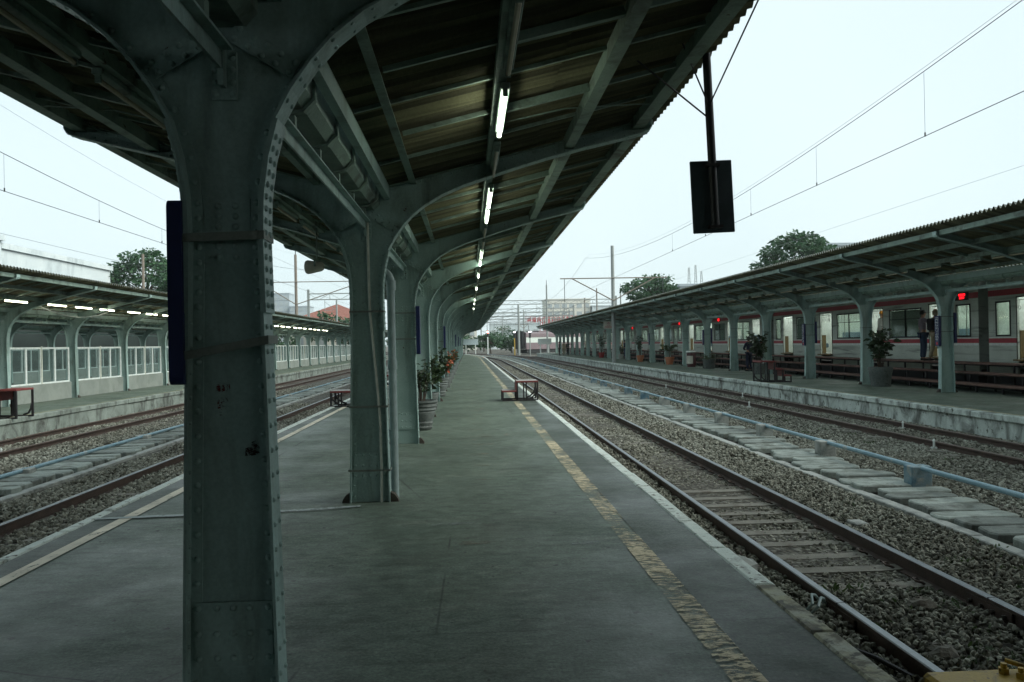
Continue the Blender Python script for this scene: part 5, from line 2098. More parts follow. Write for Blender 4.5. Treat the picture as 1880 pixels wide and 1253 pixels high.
def win_mesh(w):
    f = MB()
    z0, z1 = 1.58, 2.54
    for (a, b, c, d) in ((-0.05, 0.0, z0 - 0.05, z1 + 0.05), (w, w + 0.05, z0 - 0.05, z1 + 0.05), (0, w, z0 - 0.05, z0), (0, w, z1, z1 + 0.05)):
        f.box(-0.014, -0.0045, a, b, c, d)
    if w > 1.2:
        f.box(-0.010, 0.02, w / 2 - 0.02, w / 2 + 0.02, z0, z1)
        f.box(-0.006, 0.02, 0, w, z0 + 0.62, z0 + 0.645)
    return f.mesh('window', M['dark']), MB().box(0.022, 0.027, 0.0, w, z0, z1).mesh('pane', M['glass']), MB().box(0.04, 0.045, 0.01, w - .01, z0 + .01, z1 - .01).mesh('blind', M['blind'])


WM = {}
for a, b in WINS:
    w = round(b - a, 3)
    if w not in WM:
        WM[w] = win_mesh(w)

LEDT = MB()
rr = random.Random(3)
for row, (z, n) in enumerate(((0.05, 7), (-0.045, 5))):
    for i in range(n):
        y = (i - (n - 1) / 2) * 0.052
        for k in range(3):
            for q in range(3):
                if rr.random() < 0.72:
                    LEDT.add([(-0.0065, y - 0.022 + k * 0.015 + e, z - 0.036 + q * 0.024 + f_) for e, f_ in ((0, 0), (0, .02), (.012, .02), (.012, 0))], [(0, 1, 2, 3)])
LEDT = LEDT.mesh('led_text', M['led'])
LEDB = MB().cbox(-0.005, 0.004, -0.36, 0.36, -0.13, 0.13, 0.001).mesh('led_display', M['black'])


def train_car(y0, label, opened, blinds, leds, parts=True):
    t = thing('train_car', label, 'train car', (XT, y0, 0), 0, 'cars of the red-striped train')
    for k, n in (('body', 'body'), ('roof', 'roof'), ('floor', 'floor'), ('lining', 'lining'), ('ceil', 'ceiling_light'), ('seats', 'seat'), ('handles', 'strap_handles'),
                 ('red', 'red_stripe'), ('white', 'white_stripe'), ('band', 'red_band'), ('beads', 'ribs'), ('under', 'underframe'), ('gang', 'gangway')):
        o = link(n, CAR[k], t)
    for i, d in enumerate(DOORS):
        link('door_frame', CAR['dframe'], t, (0, d, 0))
        link('door_sill', CAR['sill'], t, (0, d, 0))
        off = 0.93 if opened[i] else 0.0
        for s in (0, 1):
            if opened[i]:
                continue
            lf = link('door_leaf', CAR['leaf'], t, (0, d - DW if s == 0 else d, 0))
            link('pane', CAR['leafpane'], lf)
        if opened[i]:
            link('partition', CAR['partition'], t, (0, d + DW + 0.04, 0))
    for i, (a, b) in enumerate(WINS):
        f, p, bl = WM[round(b - a, 3)]
        wo = link('window', f, t, (0, a, 0))
        link('pane', p, wo)
        if i in blinds:
            link('blind', bl, wo)
    for y in leds:
        o = link('led_display', LEDB, t, (-0.006, y, 2.84))
        link('led_text', LEDT, o)
    return t


CARS = []
for i in range(6):
    y0 = 25.15 + CARP * (i - 1)
    CARS.append(train_car(y0, 'silver commuter car with red stripes, %s car from the camera' % ORD[i], ((1, 1, 1, 1) if i in (1, 2) else (0, 1, 0, 1)), (set(), {1, 3}, {2}, {1}, set(), set())[i],
                          ((), (0.85,), (0.85, 9.0), (0.9,), (0.9,), ())[i]))

# ------------------------------------------------------------------ glass screens on the far platform
def screen_meshes(sp, w0=0.26):
    D = {}
    D['parapet'] = MB().cbox(-0.10, 0.10, w0, sp - w0, 0.0, 0.57, 0.015).mesh('parapet', M['conc_even'])
    m = MB()
    z0, z1 = 0.571, 1.75
    for a, b in ((w0, w0 + 0.07), (sp - w0 - 0.07, sp - w0)):
        m.box(-0.035, 0.035, a, b, z0, z1)
    m.box(-0.035, 0.035, w0 + .07, sp - w0 - .07, z0, z0 + 0.05).box(-0.035, 0.035, w0 + .07, sp - w0 - .07, z1 - 0.06, z1)
    D['frame'] = m.mesh('frame', M['white_frame'])
    n = 4
    D['mull'] = MB().box(-0.03, 0.03, -0.045, 0.045, z0 + .05, z1 - .06).mesh('mullion', M['white_frame'])
    wy = (sp - 2 * w0 - 0.14) / n
    D['wy'], D['n'], D['y0'] = wy, n, w0 + 0.07
    D['pane'] = MB().box(-0.004, 0.004, 0.0, wy, z0 + .05, z1 - .06).mesh('pane', M['glass_screen'])
    D['post'] = MB().box(0.036, 0.06, -0.02, 0.02, 0.25, z1 + 0.03).mesh('brace_post', M['conduit'])
    return D


SCM = screen_meshes(SPL)
SCB = screen_meshes(SPL)
for row, (xx, nb, txt) in enumerate(((XL, 27, 'white framed glass screen on a concrete parapet, %s from the camera'), (XB, 13, 'dim glass screen on the farther platform, %s from the camera'))):
    for i in range(nb):
        D = SCM
        t = thing('glass_screen', txt % ORD[i], 'glass screen', (xx, YL0 - SPL + SPL * i if row == 0 else YL0 + SPL * i, 0), 0, 'glass screens of the far platform' if row == 0 else 'glass screens of the dim platform')
        link('parapet', D['parapet'], t)
        fr = link('frame', D['frame'], t)
        for k in range(1, D['n']):
            link('mullion', D['mull'], t, (0, D['y0'] + D['wy'] * k, 0))
        for k in range(D['n']):
            link('pane', D['pane'], t, (0, D['y0'] + D['wy'] * k, 0))
        if row == 0 and i < 14:
            link('brace_post', D['post'], t, (0, SPL / 2, 0))

# loose cable under the far canopy
m = MB()
pts = []
for k in range(11):
    u = k / 10
    pts.append((XL + 0.9, 25.3 + 5.2 * u, 3.02 - 0.30 * 4 * u * (1 - u)))
m.tube(pts, 0.016, 6)
tag(m.build('slack_cable', M['pale_wire']), 'slack pale cable looping under the screened platform canopy', 'cable')


# ------------------------------------------------------------------ people
def skin_obj(name, verts, edges, radii, mat, parent, root=0, levels=2):
    me = bpy.data.meshes.new(name)
    me.from_pydata(verts, edges, [])
    me.materials.append(mat)
    o = link(name, me, parent)
    sk = o.modifiers.new('skin', 'SKIN')
    sk.use_smooth_shade = True
    lay = me.skin_vertices[0].data
    for i, r in enumerate(radii):
        lay[i].radius = r if hasattr(r, '__len__') else (r, r)
        lay[i].use_root = (i == root)
    sb = o.modifiers.new('subdivision', 'SUBSURF')
    sb.levels = sb.render_levels = levels
    return o


def person(x, y, z, rz, label, shirt, trousers, pose=None, long_sleeve=True, scarf=None, bag=None, k=1.0, cap=None):
    J = dict(pelvis=(0, 0, .92), spine=(0, 0, 1.10), chest=(0, -.005, 1.29), nb=(0, .005, 1.41), neck=(0, 0, 1.475), h0=(0, -.025, 1.535), h1=(0, -.015, 1.60), h2=(0, -.005, 1.655),
             sl=(-.17, .005, 1.365), el=(-.225, .03, 1.11), wl=(-.22, -.05, .89), hl=(-.215, -.075, .82),
             sr=(.17, .005, 1.365), er=(.225, .03, 1.11), wr=(.22, -.05, .89), hr=(.215, -.075, .82),
             pl=(-.09, 0, .87), kl=(-.10, -.02, .49), al=(-.10, .02, .085), tl=(-.115, -.13, .035),
             pr=(.09, 0, .87), kr=(.10, -.02, .49), ar=(.10, .02, .085), tr=(.115, -.13, .035))
    J.update(pose or {})
    t = thing('person', label, 'person', (x, y, z), rz, 'people at the station')
    t.scale = (k, k, k)

    def chain(names, segs, rad):
        V = [J[n] for n in names]
        E = [(names.index(a), names.index(b)) for a, b in segs]
        return V, E, [rad[n] for n in names]

    rad = dict(pelvis=(.135, .10), spine=(.12, .09), chest=(.14, .10), nb=(.07, .06), neck=(.05, .05), h0=(.062, .075), h1=(.078, .095), h2=(.055, .065),
               sl=.055, el=.040, wl=.027, hl=.028, sr=.055, er=.040, wr=.027, hr=.028, pl=.085, kl=.055, al=.036, tl=.032, pr=.085, kr=.055, ar=.036, tr=.032)
    segs = [('pelvis', 'spine'), ('spine', 'chest'), ('chest', 'nb'), ('nb', 'neck'), ('neck', 'h0'), ('h0', 'h1'), ('h1', 'h2'), ('nb', 'sl'), ('sl', 'el'), ('el', 'wl'), ('wl', 'hl'),
            ('nb', 'sr'), ('sr', 'er'), ('er', 'wr'), ('wr', 'hr'), ('pelvis', 'pl'), ('pl', 'kl'), ('kl', 'al'), ('al', 'tl'), ('pelvis', 'pr'), ('pr', 'kr'), ('kr', 'ar'), ('ar', 'tr')]
    names = list(J)
    V, E, R = chain(names, segs, rad)
    for side in ('l', 'r'):                     # five fingers rooted in the palm
        w, h = Vector(J['w' + side]), Vector(J['h' + side])
        d = (h - w).normalized()
        s = d.cross(Vector((1, 0, 0))).normalized()
        hi = names.index('h' + side)
        for f, (off, ln) in enumerate(((-.03, .055), (-.015, .085), (0, .092), (.015, .085), (.03, .068))):
            a = len(V)
            V.append(tuple(h + s * off + d * ln * 0.5))
            V.append(tuple(h + s * off * 1.1 + d * ln * 0.9 + Vector((0, -.012, 0))))
            E += [(hi, a), (a, a + 1)]
            R += [.009, .007]
    body = skin_obj('body', V, E, R, M['skin'], t, names.index('pelvis'))
    # face: eyes, nose, mouth, ears
    h0, h1 = Vector(J['h0']), Vector(J['h1'])
    f = MB()
    for sx in (-.03, .03):
        f.dome((h1.x + sx, h1.y - .083, h1.z - .005), .011, (0, -1, 0), 6)
    f.box(h0.x - .022, h0.x + .022, h0.y - .082, h0.y - .072, h0.z - .008, h0.z)
    f.build('eyes_and_mouth', M['hair'], t)
    f = MB()
    f.add([(h1.x, h1.y - .09, h1.z), (h1.x - .014, h1.y - .085, h1.z - .04), (h1.x + .014, h1.y - .085, h1.z - .04), (h1.x, h1.y - .108, h1.z - .037)], [(0, 1, 3), (0, 3, 2), (1, 2, 3)])
    for sx in (-1, 1):
        f.cbox(h1.x + sx * .078 - .007, h1.x + sx * .078 + .007, h1.y - .015, h1.y + .02, h1.z - .035, h1.z + .02, .004)
    f.build('nose_and_ears', M['skin'], t)
    # hair or head scarf: a shell over the skull
    m = MB()
    n = 14
    hv, hf = [], []
    for i in range(7):
        ph = PI / 2 * (1 - i / 4.6)
        for q in range(n):
            a = 2 * PI * q / n
            front = max(0, -math.sin(a))
            zz = .118 * math.sin(ph) if ph > 0 else .118 * math.sin(ph) * (1 if front < .35 else 0.05)
            if scarf and ph <= 0:
                zz *= 1.7
            hv.append((h1.x + .092 * math.cos(ph) * math.cos(a), h1.y + .008 + .112 * math.cos(ph) * math.sin(a), h1.z + .005 + zz))
    for i in range(6):
        for q in range(n):
            hf.append((i * n + q, (i + 1) * n + q, (i + 1) * n + (q + 1) % n, i * n + (q + 1) % n))
    m.add(hv, hf).build('headscarf' if scarf else 'hair', scarf or M['hair'], t, 'all')
    rs = dict(spine=(.140, .108), chest=(.158, .118), nb=(.085, .075), sl=.072, el=.056, wl=.043, sr=.072, er=.056, wr=.043, hem=(.152, .115))
    J['hem'] = tuple(Vector(J['pelvis']) + Vector((0, 0, .02)))
    nm = ['spine', 'hem', 'chest', 'nb', 'sl', 'el', 'sr', 'er'] + (['wl', 'wr'] if long_sleeve else [])
    sg = [('hem', 'spine'), ('spine', 'chest'), ('chest', 'nb'), ('nb', 'sl'), ('sl', 'el'), ('nb', 'sr'), ('sr', 'er')] + ([('el', 'wl'), ('er', 'wr')] if long_sleeve else [])
    V, E, R = chain(nm, sg, rs)
    skin_obj('shirt', V, E, R, shirt, t, 0)
    rt = dict(pelvis=(.142, .108), pl=.10, kl=.078, al=.062, pr=.10, kr=.078, ar=.062)
    nm = ['pelvis', 'pl', 'kl', 'al', 'pr', 'kr', 'ar']
    V, E, R = chain(nm, [('pelvis', 'pl'), ('pl', 'kl'), ('kl', 'al'), ('pelvis', 'pr'), ('pr', 'kr'), ('kr', 'ar')], rt)
    skin_obj('trousers', V, E, R, trousers, t, 0)
    for side in ('l', 'r'):
        a, b = Vector(J['a' + side]), Vector(J['t' + side])
        m = MB()
        m.tube([a + Vector((0, .035, -.045)), a + Vector((0, -.02, -.045)), b + Vector((0, 0, 0.005)), b + Vector((0, -.04, 0))], [.036, .046, .044, .024], 8)
        m.build('shoe', M['hair'], t, True)
    if bag:
        c = Vector(J['chest'])
        MB().cbox(c.x - .15, c.x + .15, c.y + .10, c.y + .25, c.z - .28, c.z + .12, .04).build('backpack', bag, t)
    return t


C_navy = plain('navy_cloth', (0.012, 0.016, 0.04), 0.85)
C_mauve = plain('mauve_shirt', (0.17, 0.14, 0.165), 0.85)
C_jean = plain('jeans', (0.025, 0.045, 0.085), 0.85)
C_khaki = plain('khaki', (0.34, 0.29, 0.20), 0.85)
C_black = plain('black_cloth', (0.012, 0.012, 0.014), 0.85)
C_olive = plain('olive_cloth', (0.07, 0.08, 0.04), 0.85)
C_orange = plain('orange_scarf', (0.50, 0.20, 0.02), 0.8)
C_white = plain('white_cloth', (0.55, 0.55, 0.52), 0.85)
ARM_FWD = dict(el=(-.22, -.12, 1.12), wl=(-.08, -.24, 1.08), hl=(-.03, -.26, 1.07), er=(.22, -.12, 1.12), wr=(.08, -.24, 1.06), hr=(.03, -.26, 1.05))
WALK = dict(kl=(-.09, -.22, .55), al=(-.09, -.12, .20), tl=(-.10, -.27, .16), kr=(.10, .02, .49), ar=(.10, .16, .10), tr=(.11, .02, .035))
person(13.93, 40.6, 0, math.radians(200), 'person in dark navy clothes standing beside a train platform column, hands in front', C_navy, C_navy, ARM_FWD)
person(15.42, 27.4, 0.757, math.radians(80), 'person in a mauve shirt and jeans on the top step, reaching towards the train door', C_mauve, C_jean,
       dict(el=(-.30, -.18, 1.28), wl=(-.42, -.36, 1.36), hl=(-.46, -.42, 1.38)), False)
person(15.60, 26.95, 0.757, math.radians(100), 'person in khaki trousers with a dark backpack stepping into the train', C_olive, C_khaki, dict(WALK, el=(-.30, -.18, 1.25), wl=(-.36, -.40, 1.30), hl=(-.37, -.48, 1.31)), True, C_khaki, C_black)
person(16.35, 32.0, 0.885, math.radians(-80), 'person with an orange headscarf standing inside a train door', C_white, C_black, None, True, C_orange)
person(16.9, 41.2, 0.885, math.radians(-100), 'person in white standing inside the farther train door', C_white, C_jean)
person(11.05, 100.5, 0, math.radians(90), 'person in dark clothes standing far down the train platform, beside two others', C_black, C_black, None)
person(11.72, 101.5, 0, math.radians(10), 'person in tan clothes standing in the far group of three', C_khaki, C_khaki, None)
person(12.1, 100.8, 0, math.radians(-40), 'person in black pointing with an outstretched arm in the far group', C_black, C_black, dict(er=(.42, -.05, 1.36), wr=(.64, -.08, 1.37), hr=(.72, -.09, 1.37)))
person(14.15, 74.5, 0, math.radians(60), 'person in dark blue standing between far columns of the train platform', C_navy, C_jean, ARM_FWD)

# ------------------------------------------------------------------ weeds in the ballast
wp, wd = [], []
rq = random.Random(77)
spots = [(2.05 + rq.uniform(0, .35), rq.uniform(4.5, 22)) for _ in range(26)] + [(3.2 + rq.uniform(-.4, .5), rq.uniform(4.8, 6.6)) for _ in range(12)]
spots += [(rq.uniform(4.3, 4.95), rq.uniform(6, 20)) for _ in range(22)] + [(rq.uniform(6.2, 8.2), rq.uniform(9, 30)) for _ in range(18)] + [(rq.uniform(-4.0, -3.7), rq.uniform(7, 20)) for _ in range(10)]
for (x, y) in spots:
    for k in range(rq.randint(8, 22)):
        a = rq.uniform(0, 2 * PI)
        wp.append((x + rq.gauss(0, .05), y + rq.gauss(0, .06), GZ + 0.03))
        wd.append((math.cos(a) * .7, math.sin(a) * .7, rq.uniform(.3, 1.2)))
stuff(leaf_mesh(wp, wd, 0.055, 0.35, M['leaf2'], 'weeds', None, seed=9), 'sparse low weeds growing in the ballast', 'weeds')

# ------------------------------------------------------------------ trees
def tree(x, y, h, crown, label, seed, mat=None, leaf=0.42, clumps=46, per=80, trunk_r=0.28):
    """crown: (rx, ry, rz) ellipsoid whose top is at height h"""
    r = random.Random(seed)
    t = thing('tree', label, 'tree', (x, y, GZ), r.uniform(0, 6), 'trees around the station')
    rx, ry, rz = crown
    zc = h - rz
    tr = MB()
    tr.tube([(0, 0, 0), (0.1, 0.05, zc * 0.4), (0.0, 0.1, zc * 0.85), (0.1, 0, zc)], [trunk_r, trunk_r * 0.8, trunk_r * 0.6, trunk_r * 0.4], 8)
    pts, dirs = [], []
    for c in range(clumps):
        u = r.uniform(-0.75, 1.0)
        a = r.uniform(0, 2 * PI)
        q = math.sqrt(max(0, 1 - u * u))
        rad = r.uniform(0.55, 1.0)
        cc = Vector((rx * q * math.cos(a) * rad, ry * q * math.sin(a) * rad, zc + rz * u * rad))
        if c < 16:
            st = Vector((0, 0, zc * r.uniform(0.6, 0.98)))
            tr.tube([st, st.lerp(cc, 0.5) + Vector((0, 0, 0.25)), cc], [trunk_r * 0.35, trunk_r * 0.2, 0.03], 5)
        cr = r.uniform(0.16, 0.30) * (rx + rz) / 2
        for k in range(per):
            d = Vector((r.gauss(0, 1), r.gauss(0, 1), r.gauss(0, .6)))
            d.normalize()
            p = cc + Vector((d.x * cr * 1.3, d.y * cr * 1.3, d.z * cr * 0.7)) * r.uniform(0.3, 1.0)
            pts.append(p)
            dirs.append((d.x, d.y, d.z * 0.5 - 0.1))
    tr.build('trunk', M['bark'], t)
    leaf_mesh(pts, dirs, leaf, 0.6, mat or M['tree'], 'crown', t, seed=seed)
    return t


tree(35.9, 90, 13.6, (4.0, 4.0, 2.8), 'round dark tree rising above the train platform roof', 1, clumps=60)
tree(24.6, 110, 10.8, (3.8, 3.5, 2.4), 'spreading green tree beyond the far end of the train', 2, clumps=50)
tree(-38.0, 101, 14.0, (5.0, 5, 3.6), 'broad dark tree beside the white building', 3, clumps=75)
tree(-27.5, 88, 12.0, (4.0, 4, 3.0), 'dark tree close behind the broad one, nearer the middle platform', 4, clumps=55)
tree(-56.0, 118, 14.0, (7, 5, 3), 'tree top just showing over the white building', 5, clumps=50, leaf=0.5)
for i, (x, y, h) in enumerate(((-19, 128, 6.5), (-24, 134, 7.5), (-29, 126, 6.0), (-20, 150, 8), (-26, 98, 6.5), (-29, 108, 7))):
    tree(x, y, h, (3.4, 3.4, 2.6), 'small green tree behind the screened platform, %s of its group' % ORD[i], 10 + i, clumps=26, per=55, trunk_r=0.15)
for i, (x, y, h, rx) in enumerate(((4.5, 168, 4.2, 2.6), (9.2, 176, 3.6, 2.6), (13.5, 190, 3.6, 3), (-2, 190, 4, 4), (-9, 205, 5, 5), (4, 215, 4.5, 6), (18, 230, 5, 5), (28, 240, 5.5, 6), (-18, 230, 6, 6),
                                   (40, 260, 6, 7), (10, 255, 7.5, 7), (-6, 270, 7, 7), (54, 270, 7, 8), (-32, 250, 11, 7))):
    tree(x, y, h, (rx, rx, h * 0.42), 'hazy tree beyond the platform ends, %s of the line' % ORD[i], 40 + i, clumps=26, per=50, trunk_r=0.18, leaf=0.55)


# ------------------------------------------------------------------ buildings
def building(name, label, x0, x1, y0, y1, h, mat, wins, roof=None, parts=()):
    """wins: (face, rows, cols, w, hgt, z0, dz) with face 'front' (-y) or 'side' (towards x = 0)"""
    t = thing(name, label, 'building', ((x0 + x1) / 2, y0, GZ))
    cx = (x0 + x1) / 2
    a, b, d = x0 - cx, x1 - cx, y1 - y0
    MB().box(a, b, 0, d, 0, h).build('wall', mat, t)
    MB().box(a - .25, b + .25, -.25, d + .25, h, h + 0.5).build('parapet', mat, t)
    for (face, rows, cols, w, hh, z0, dz) in wins:
        wm = None
        for i in range(rows):
            for j in range(cols):
                if face == 'front':
                    px = a + (b - a) * (j + 0.5) / cols
                    if wm is None:
                        wm = MB().box(-w / 2, w / 2, -.06, -.01, 0, hh).box(-w / 2 - .12, w / 2 + .12, -.25, -.01, -.2, -.02).mesh('window', M['winfar'])
                    link('window', wm, t, (px, 0, z0 + i * dz))
                else:
                    s = a if abs(x0) < abs(x1) else b
                    sg = -1 if s == a else 1
                    if wm is None:
                        wm = MB().box(min(sg * .01, sg * .06), max(sg * .01, sg * .06), -w / 2, w / 2, 0, hh).box(min(sg * .01, sg * .25), max(sg * .01, sg * .25), -w / 2 - .12, w / 2 + .12, -.2, -.02).mesh('window', M['winfar'])
                    link('window', wm, t, (s, d * (j + 0.5) / cols, z0 + i * dz))
    if roof:
        ov = 0.8
        hx, dd = (b - a) / 2, d
        rl = min(hx, dd / 2) * 0.95
        V = [(a - ov, -ov, h + .5), (b + ov, -ov, h + .5), (b + ov, d + ov, h + .5), (a - ov, d + ov, h + .5)]
        if hx > d / 2:
            V += [(a + rl, d / 2, h + .5 + roof), (b - rl, d / 2, h + .5 + roof)]
            F = [(0, 1, 5, 4), (1, 2, 5), (2, 3, 4, 5), (3, 0, 4), (3, 2, 1, 0)]
        else:
            V += [(0, rl, h + .5 + roof), (0, d - rl, h + .5 + roof)]
            F = [(0, 1, 4), (1, 2, 5, 4), (2, 3, 5), (3, 0, 4, 5), (3, 2, 1, 0)]
        MB().add(V, F).build('roof', M['rooftile'], t)
    return t


building('white_building', 'long pale building behind the screened platform roof', -62, -40.3, 74, 96, 11.1, M['plaster'], [('side', 1, 5, 2.0, 1.2, 6.0, 0)])
building('white_building', 'taller pale block joined in front of the long pale building', -62, -40.0, 52, 73.6, 11.7, M['plaster'], [('side', 1, 4, 2.0, 1.2, 6.0, 0)])
building('tiled_house', 'house with a red-brown hipped tile roof', -29.5, -15.5, 138, 152, 5.6, M['plaster_b'], [('front', 1, 4, 1.4, 1.6, 2.0, 0)], 3.3)
building('tower_block', 'pale hazy tower block far to the left of the second column', -122, -106, 500, 514, 34, M['tower'], [('front', 9, 5, 1.8, 1.8, 4, 3.3)])
building('tower_block', 'lower wing beside the pale hazy tower', -105.5, -94, 498, 512, 26, M['tower'], [('front', 7, 4, 1.8, 1.8, 4, 3.3)])
building('office_block', 'beige block of many windows above the end of the train canopy', 33, 52, 350, 366, 20.0, M['plaster_b'], [('front', 5, 6, 2.2, 1.4, 4, 3.2)])
building('office_block', 'paler wing with rows of windows beside the beige block', 52.5, 66, 348, 366, 17.0, M['plaster'], [('front', 4, 4, 2.0, 1.4, 4, 3.2)])
building('low_block', 'low pale block beyond the signals', 8, 26, 300, 312, 9.0, M['plaster'], [('front', 2, 6, 1.6, 1.3, 2.5, 3.2)])
building('low_block', 'low grey house under the hazy trees', -14, 3, 290, 302, 8.0, M['plaster_b'], [('front', 2, 5, 1.6, 1.3, 2.2, 3.0)], 2.5)
building('grey_building', 'grey roofed building behind the spreading tree', 41, 54, 158, 172, 12.4, M['tower'], [('front', 2, 4, 1.6, 1.4, 6, 3)])
building('grey_building', 'small building top above the train canopy roof', 66, 76, 150, 160, 19.0, M['tower'], [('front', 2, 3, 1.6, 1.4, 12, 3)])
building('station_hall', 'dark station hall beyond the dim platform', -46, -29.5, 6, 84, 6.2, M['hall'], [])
# antennas on the grey building
for i, (x, y, h) in enumerate(((43.0, 159, 3.2), (44.6, 160, 3.8), (45.6, 159.5, 2.6))):
    m = MB()
    for dx in (-.25, .25):
        m.tube([(x + dx, y, 12.4), (x + dx * .3, y, 12.4 + h)], 0.05, 5)
    z = 12.8
    while z < 12.2 + h:
        m.beam((x - .24, y, z), (x + .24, y, z + .4), 0.05, 0.05)
        m.beam((x + .24, y, z), (x - .24, y, z + .4), 0.05, 0.05)
        z += 0.5
    tag(m.build('antenna_mast', M['mast']), 'lattice antenna on the grey building, %s of three' % ORD[i], 'antenna', 'antennas on the grey building')
# red lattice advertising frame
t = thing('red_roof_sign', 'long red lettered lattice sign in front of the beige block', 'roof sign', (36, 330, 0))
m = MB()
for i in range(15):
    x = -13 + i * 1.86
    m.box(x, x + 0.25, 0, .3, -.4, 12.2)
for z in (8.3, 9.6, 11.0, 12.0):
    m.box(-13.2, 13.4, -.1, .1, z, z + .18)
m.build('lattice', M['bannerred'], t)
rr = random.Random(9)
for i in range(13):
    x = -12.4 + i * 1.95
    l = MB()
    l.box(x, x + .35, -.5, -.12, 8.8, 11.6)
    l.box(x + .36, x + 1.3, -.5, -.12, rr.choice((8.8, 10.0, 11.2)), rr.choice((11.6, 11.62)))
    if rr.random() < 0.6:
        l.box(x + 1.31, x + 1.6, -.5, -.12, 8.8, 11.5)
    l.build('letter', M['bannerred'], t)


# ------------------------------------------------------------------ masts, gantries, signals
def mast(x, y, h, label, arms=(), r=0.16, mat='mast', tip=0.0):
    t = thing('overhead_mast', label, 'mast', (x, y, GZ), 0, 'overhead line masts')
    m = MB()
    m.tube([(0, 0, 0), (0, 0, h - GZ)], [r, r * 0.75], 8)
    m.build('pole', M[mat], t, True)
    if tip:
        MB().tube([(0, 0, h - GZ), (0, 0, h - GZ + tip)], 0.04, 6).build('spike', M['wire'], t)
    for (x0, x1, z, brace) in arms:
        z -= GZ
        MB().tube([(x0, -.12, z), (x1, -.12, z)], 0.045, 6).build('arm', M['mast_rust'], t)
        for e in (x0, x1):
            MB().tube([(0, -.12, z - brace), (e * 0.78, -.12, z)], 0.045, 6).build('brace', M['mast_rust'], t)
            MB().tube([(e * 0.92, -.12, z), (e * 0.92, -.12, z - 0.75 * brace - .5)], 0.022, 6).build('hanger', M['wire'], t)
    return t


mast(10.95, 62, 8.8, 'tall mast with crossarm rising through the train canopy edge', ((-4.0, 4.1, 6.36, 1.7),))
mast(12.9, 135, 11.0, 'tall slim mast beyond the train canopy end', tip=0.8)
mast(8.6, 141, 8.2, 'dark mast between the two white-lit signals', r=0.2)
mast(26.0, 140, 10.6, 'slim mast in front of the spreading tree', tip=0.8)
mast(25.5, 180, 11.2, 'rusty mast behind the train canopy', r=0.18, mat='mast_rust')
mast(28.5, 182, 13.4, 'taller rusty mast behind the train canopy', r=0.18, mat='mast_rust')
mast(-15.9, 78, 10.2, 'rusty mast with crossarm rising over the screened platform roof', ((-4.2, 8.2, 7.65, 2.1),), mat='mast_rust', tip=0.6)
mast(-22.9, 60, 8.4, 'slim rusty pole in front of the broad dark tree', mat='mast_rust', r=0.13)
mast(-17.5, 112, 7.8, 'mast standing in front of the tiled house', r=0.14)
mast(3.2, 205, 9.0, 'hazy mast beyond the red signal', r=0.18)
mast(14.5, 215, 9.4, 'hazy mast left of the beige block', r=0.18)

rq = random.Random(21)
for i in range(12):
    y_ = 158 + i * 11 + rq.uniform(-3, 3)
    x_ = rq.uniform(-8, 30)
    mast(x_, y_, rq.uniform(6.5, 10.5), 'thin far mast among the gantries, %s by distance' % ORD[i], ((-rq.uniform(1.5, 2.6), rq.uniform(1.0, 2.4), rq.uniform(5.0, 6.2), 0.8),), r=0.13)


def gantry(y, x0, x1, zb, label, h=0.7):
    t = thing('overhead_gantry', label, 'gantry', (0, y, 0), 0, 'lattice gantries over the tracks')
    for x in (x0, x1):
        MB().box(x - .15, x + .15, -.15, .15, GZ, zb + h + 0.6).build('post', M['mast'], t)
    b = MB()
    for z in (zb, zb + h):
        b.beam((x0, 0, z), (x1, 0, z), 0.13, 0.13)
    n = max(4, int((x1 - x0) / 1.4))
    for i in range(n):
        a, c = x0 + (x1 - x0) * i / n, x0 + (x1 - x0) * (i + 1) / n
        b.beam((a, 0, zb), (c, 0, zb + h) if i % 2 else (a, 0, zb + h), 0.06, 0.06)
        b.beam((a, 0, zb + (0 if i % 2 else h)), (c, 0, zb + (h if i % 2 else 0)), 0.05, 0.05)
    b.build('truss', M['mast'], t)
    for i in range(int((x1 - x0) / 4.4)):
        x = x0 + 2.2 + 4.4 * i
        hg = MB()
        hg.beam((x, 0, zb), (x, 0, zb - 1.6), 0.06, 0.06)
        hg.beam((x, 0, zb - 0.3), (x + 1.4, 0, zb - 1.4), 0.045, 0.045)
        hg.beam((x, 0, zb - 1.5), (x + 1.5, 0, zb - 1.4), 0.045, 0.045)
        hg.build('hanger', M['mast'], t)
    return t


gantry(150, -3, 27, 8.6, 'nearest lattice gantry beyond the platform ends')
gantry(172, -8, 22, 8.0, 'second lattice gantry beyond the platform ends')
gantry(196, -12, 24, 8.0, 'third lattice gantry beyond the platform ends')
gantry(228, -18, 26, 8.2, 'fourth lattice gantry beyond the platform ends')
gantry(262, -24, 30, 8.4, 'farthest lattice gantry beyond the platform ends')
gantry(114, -21.6, -11.5, 8.0, 'lattice gantry left of the second column', 0.8)


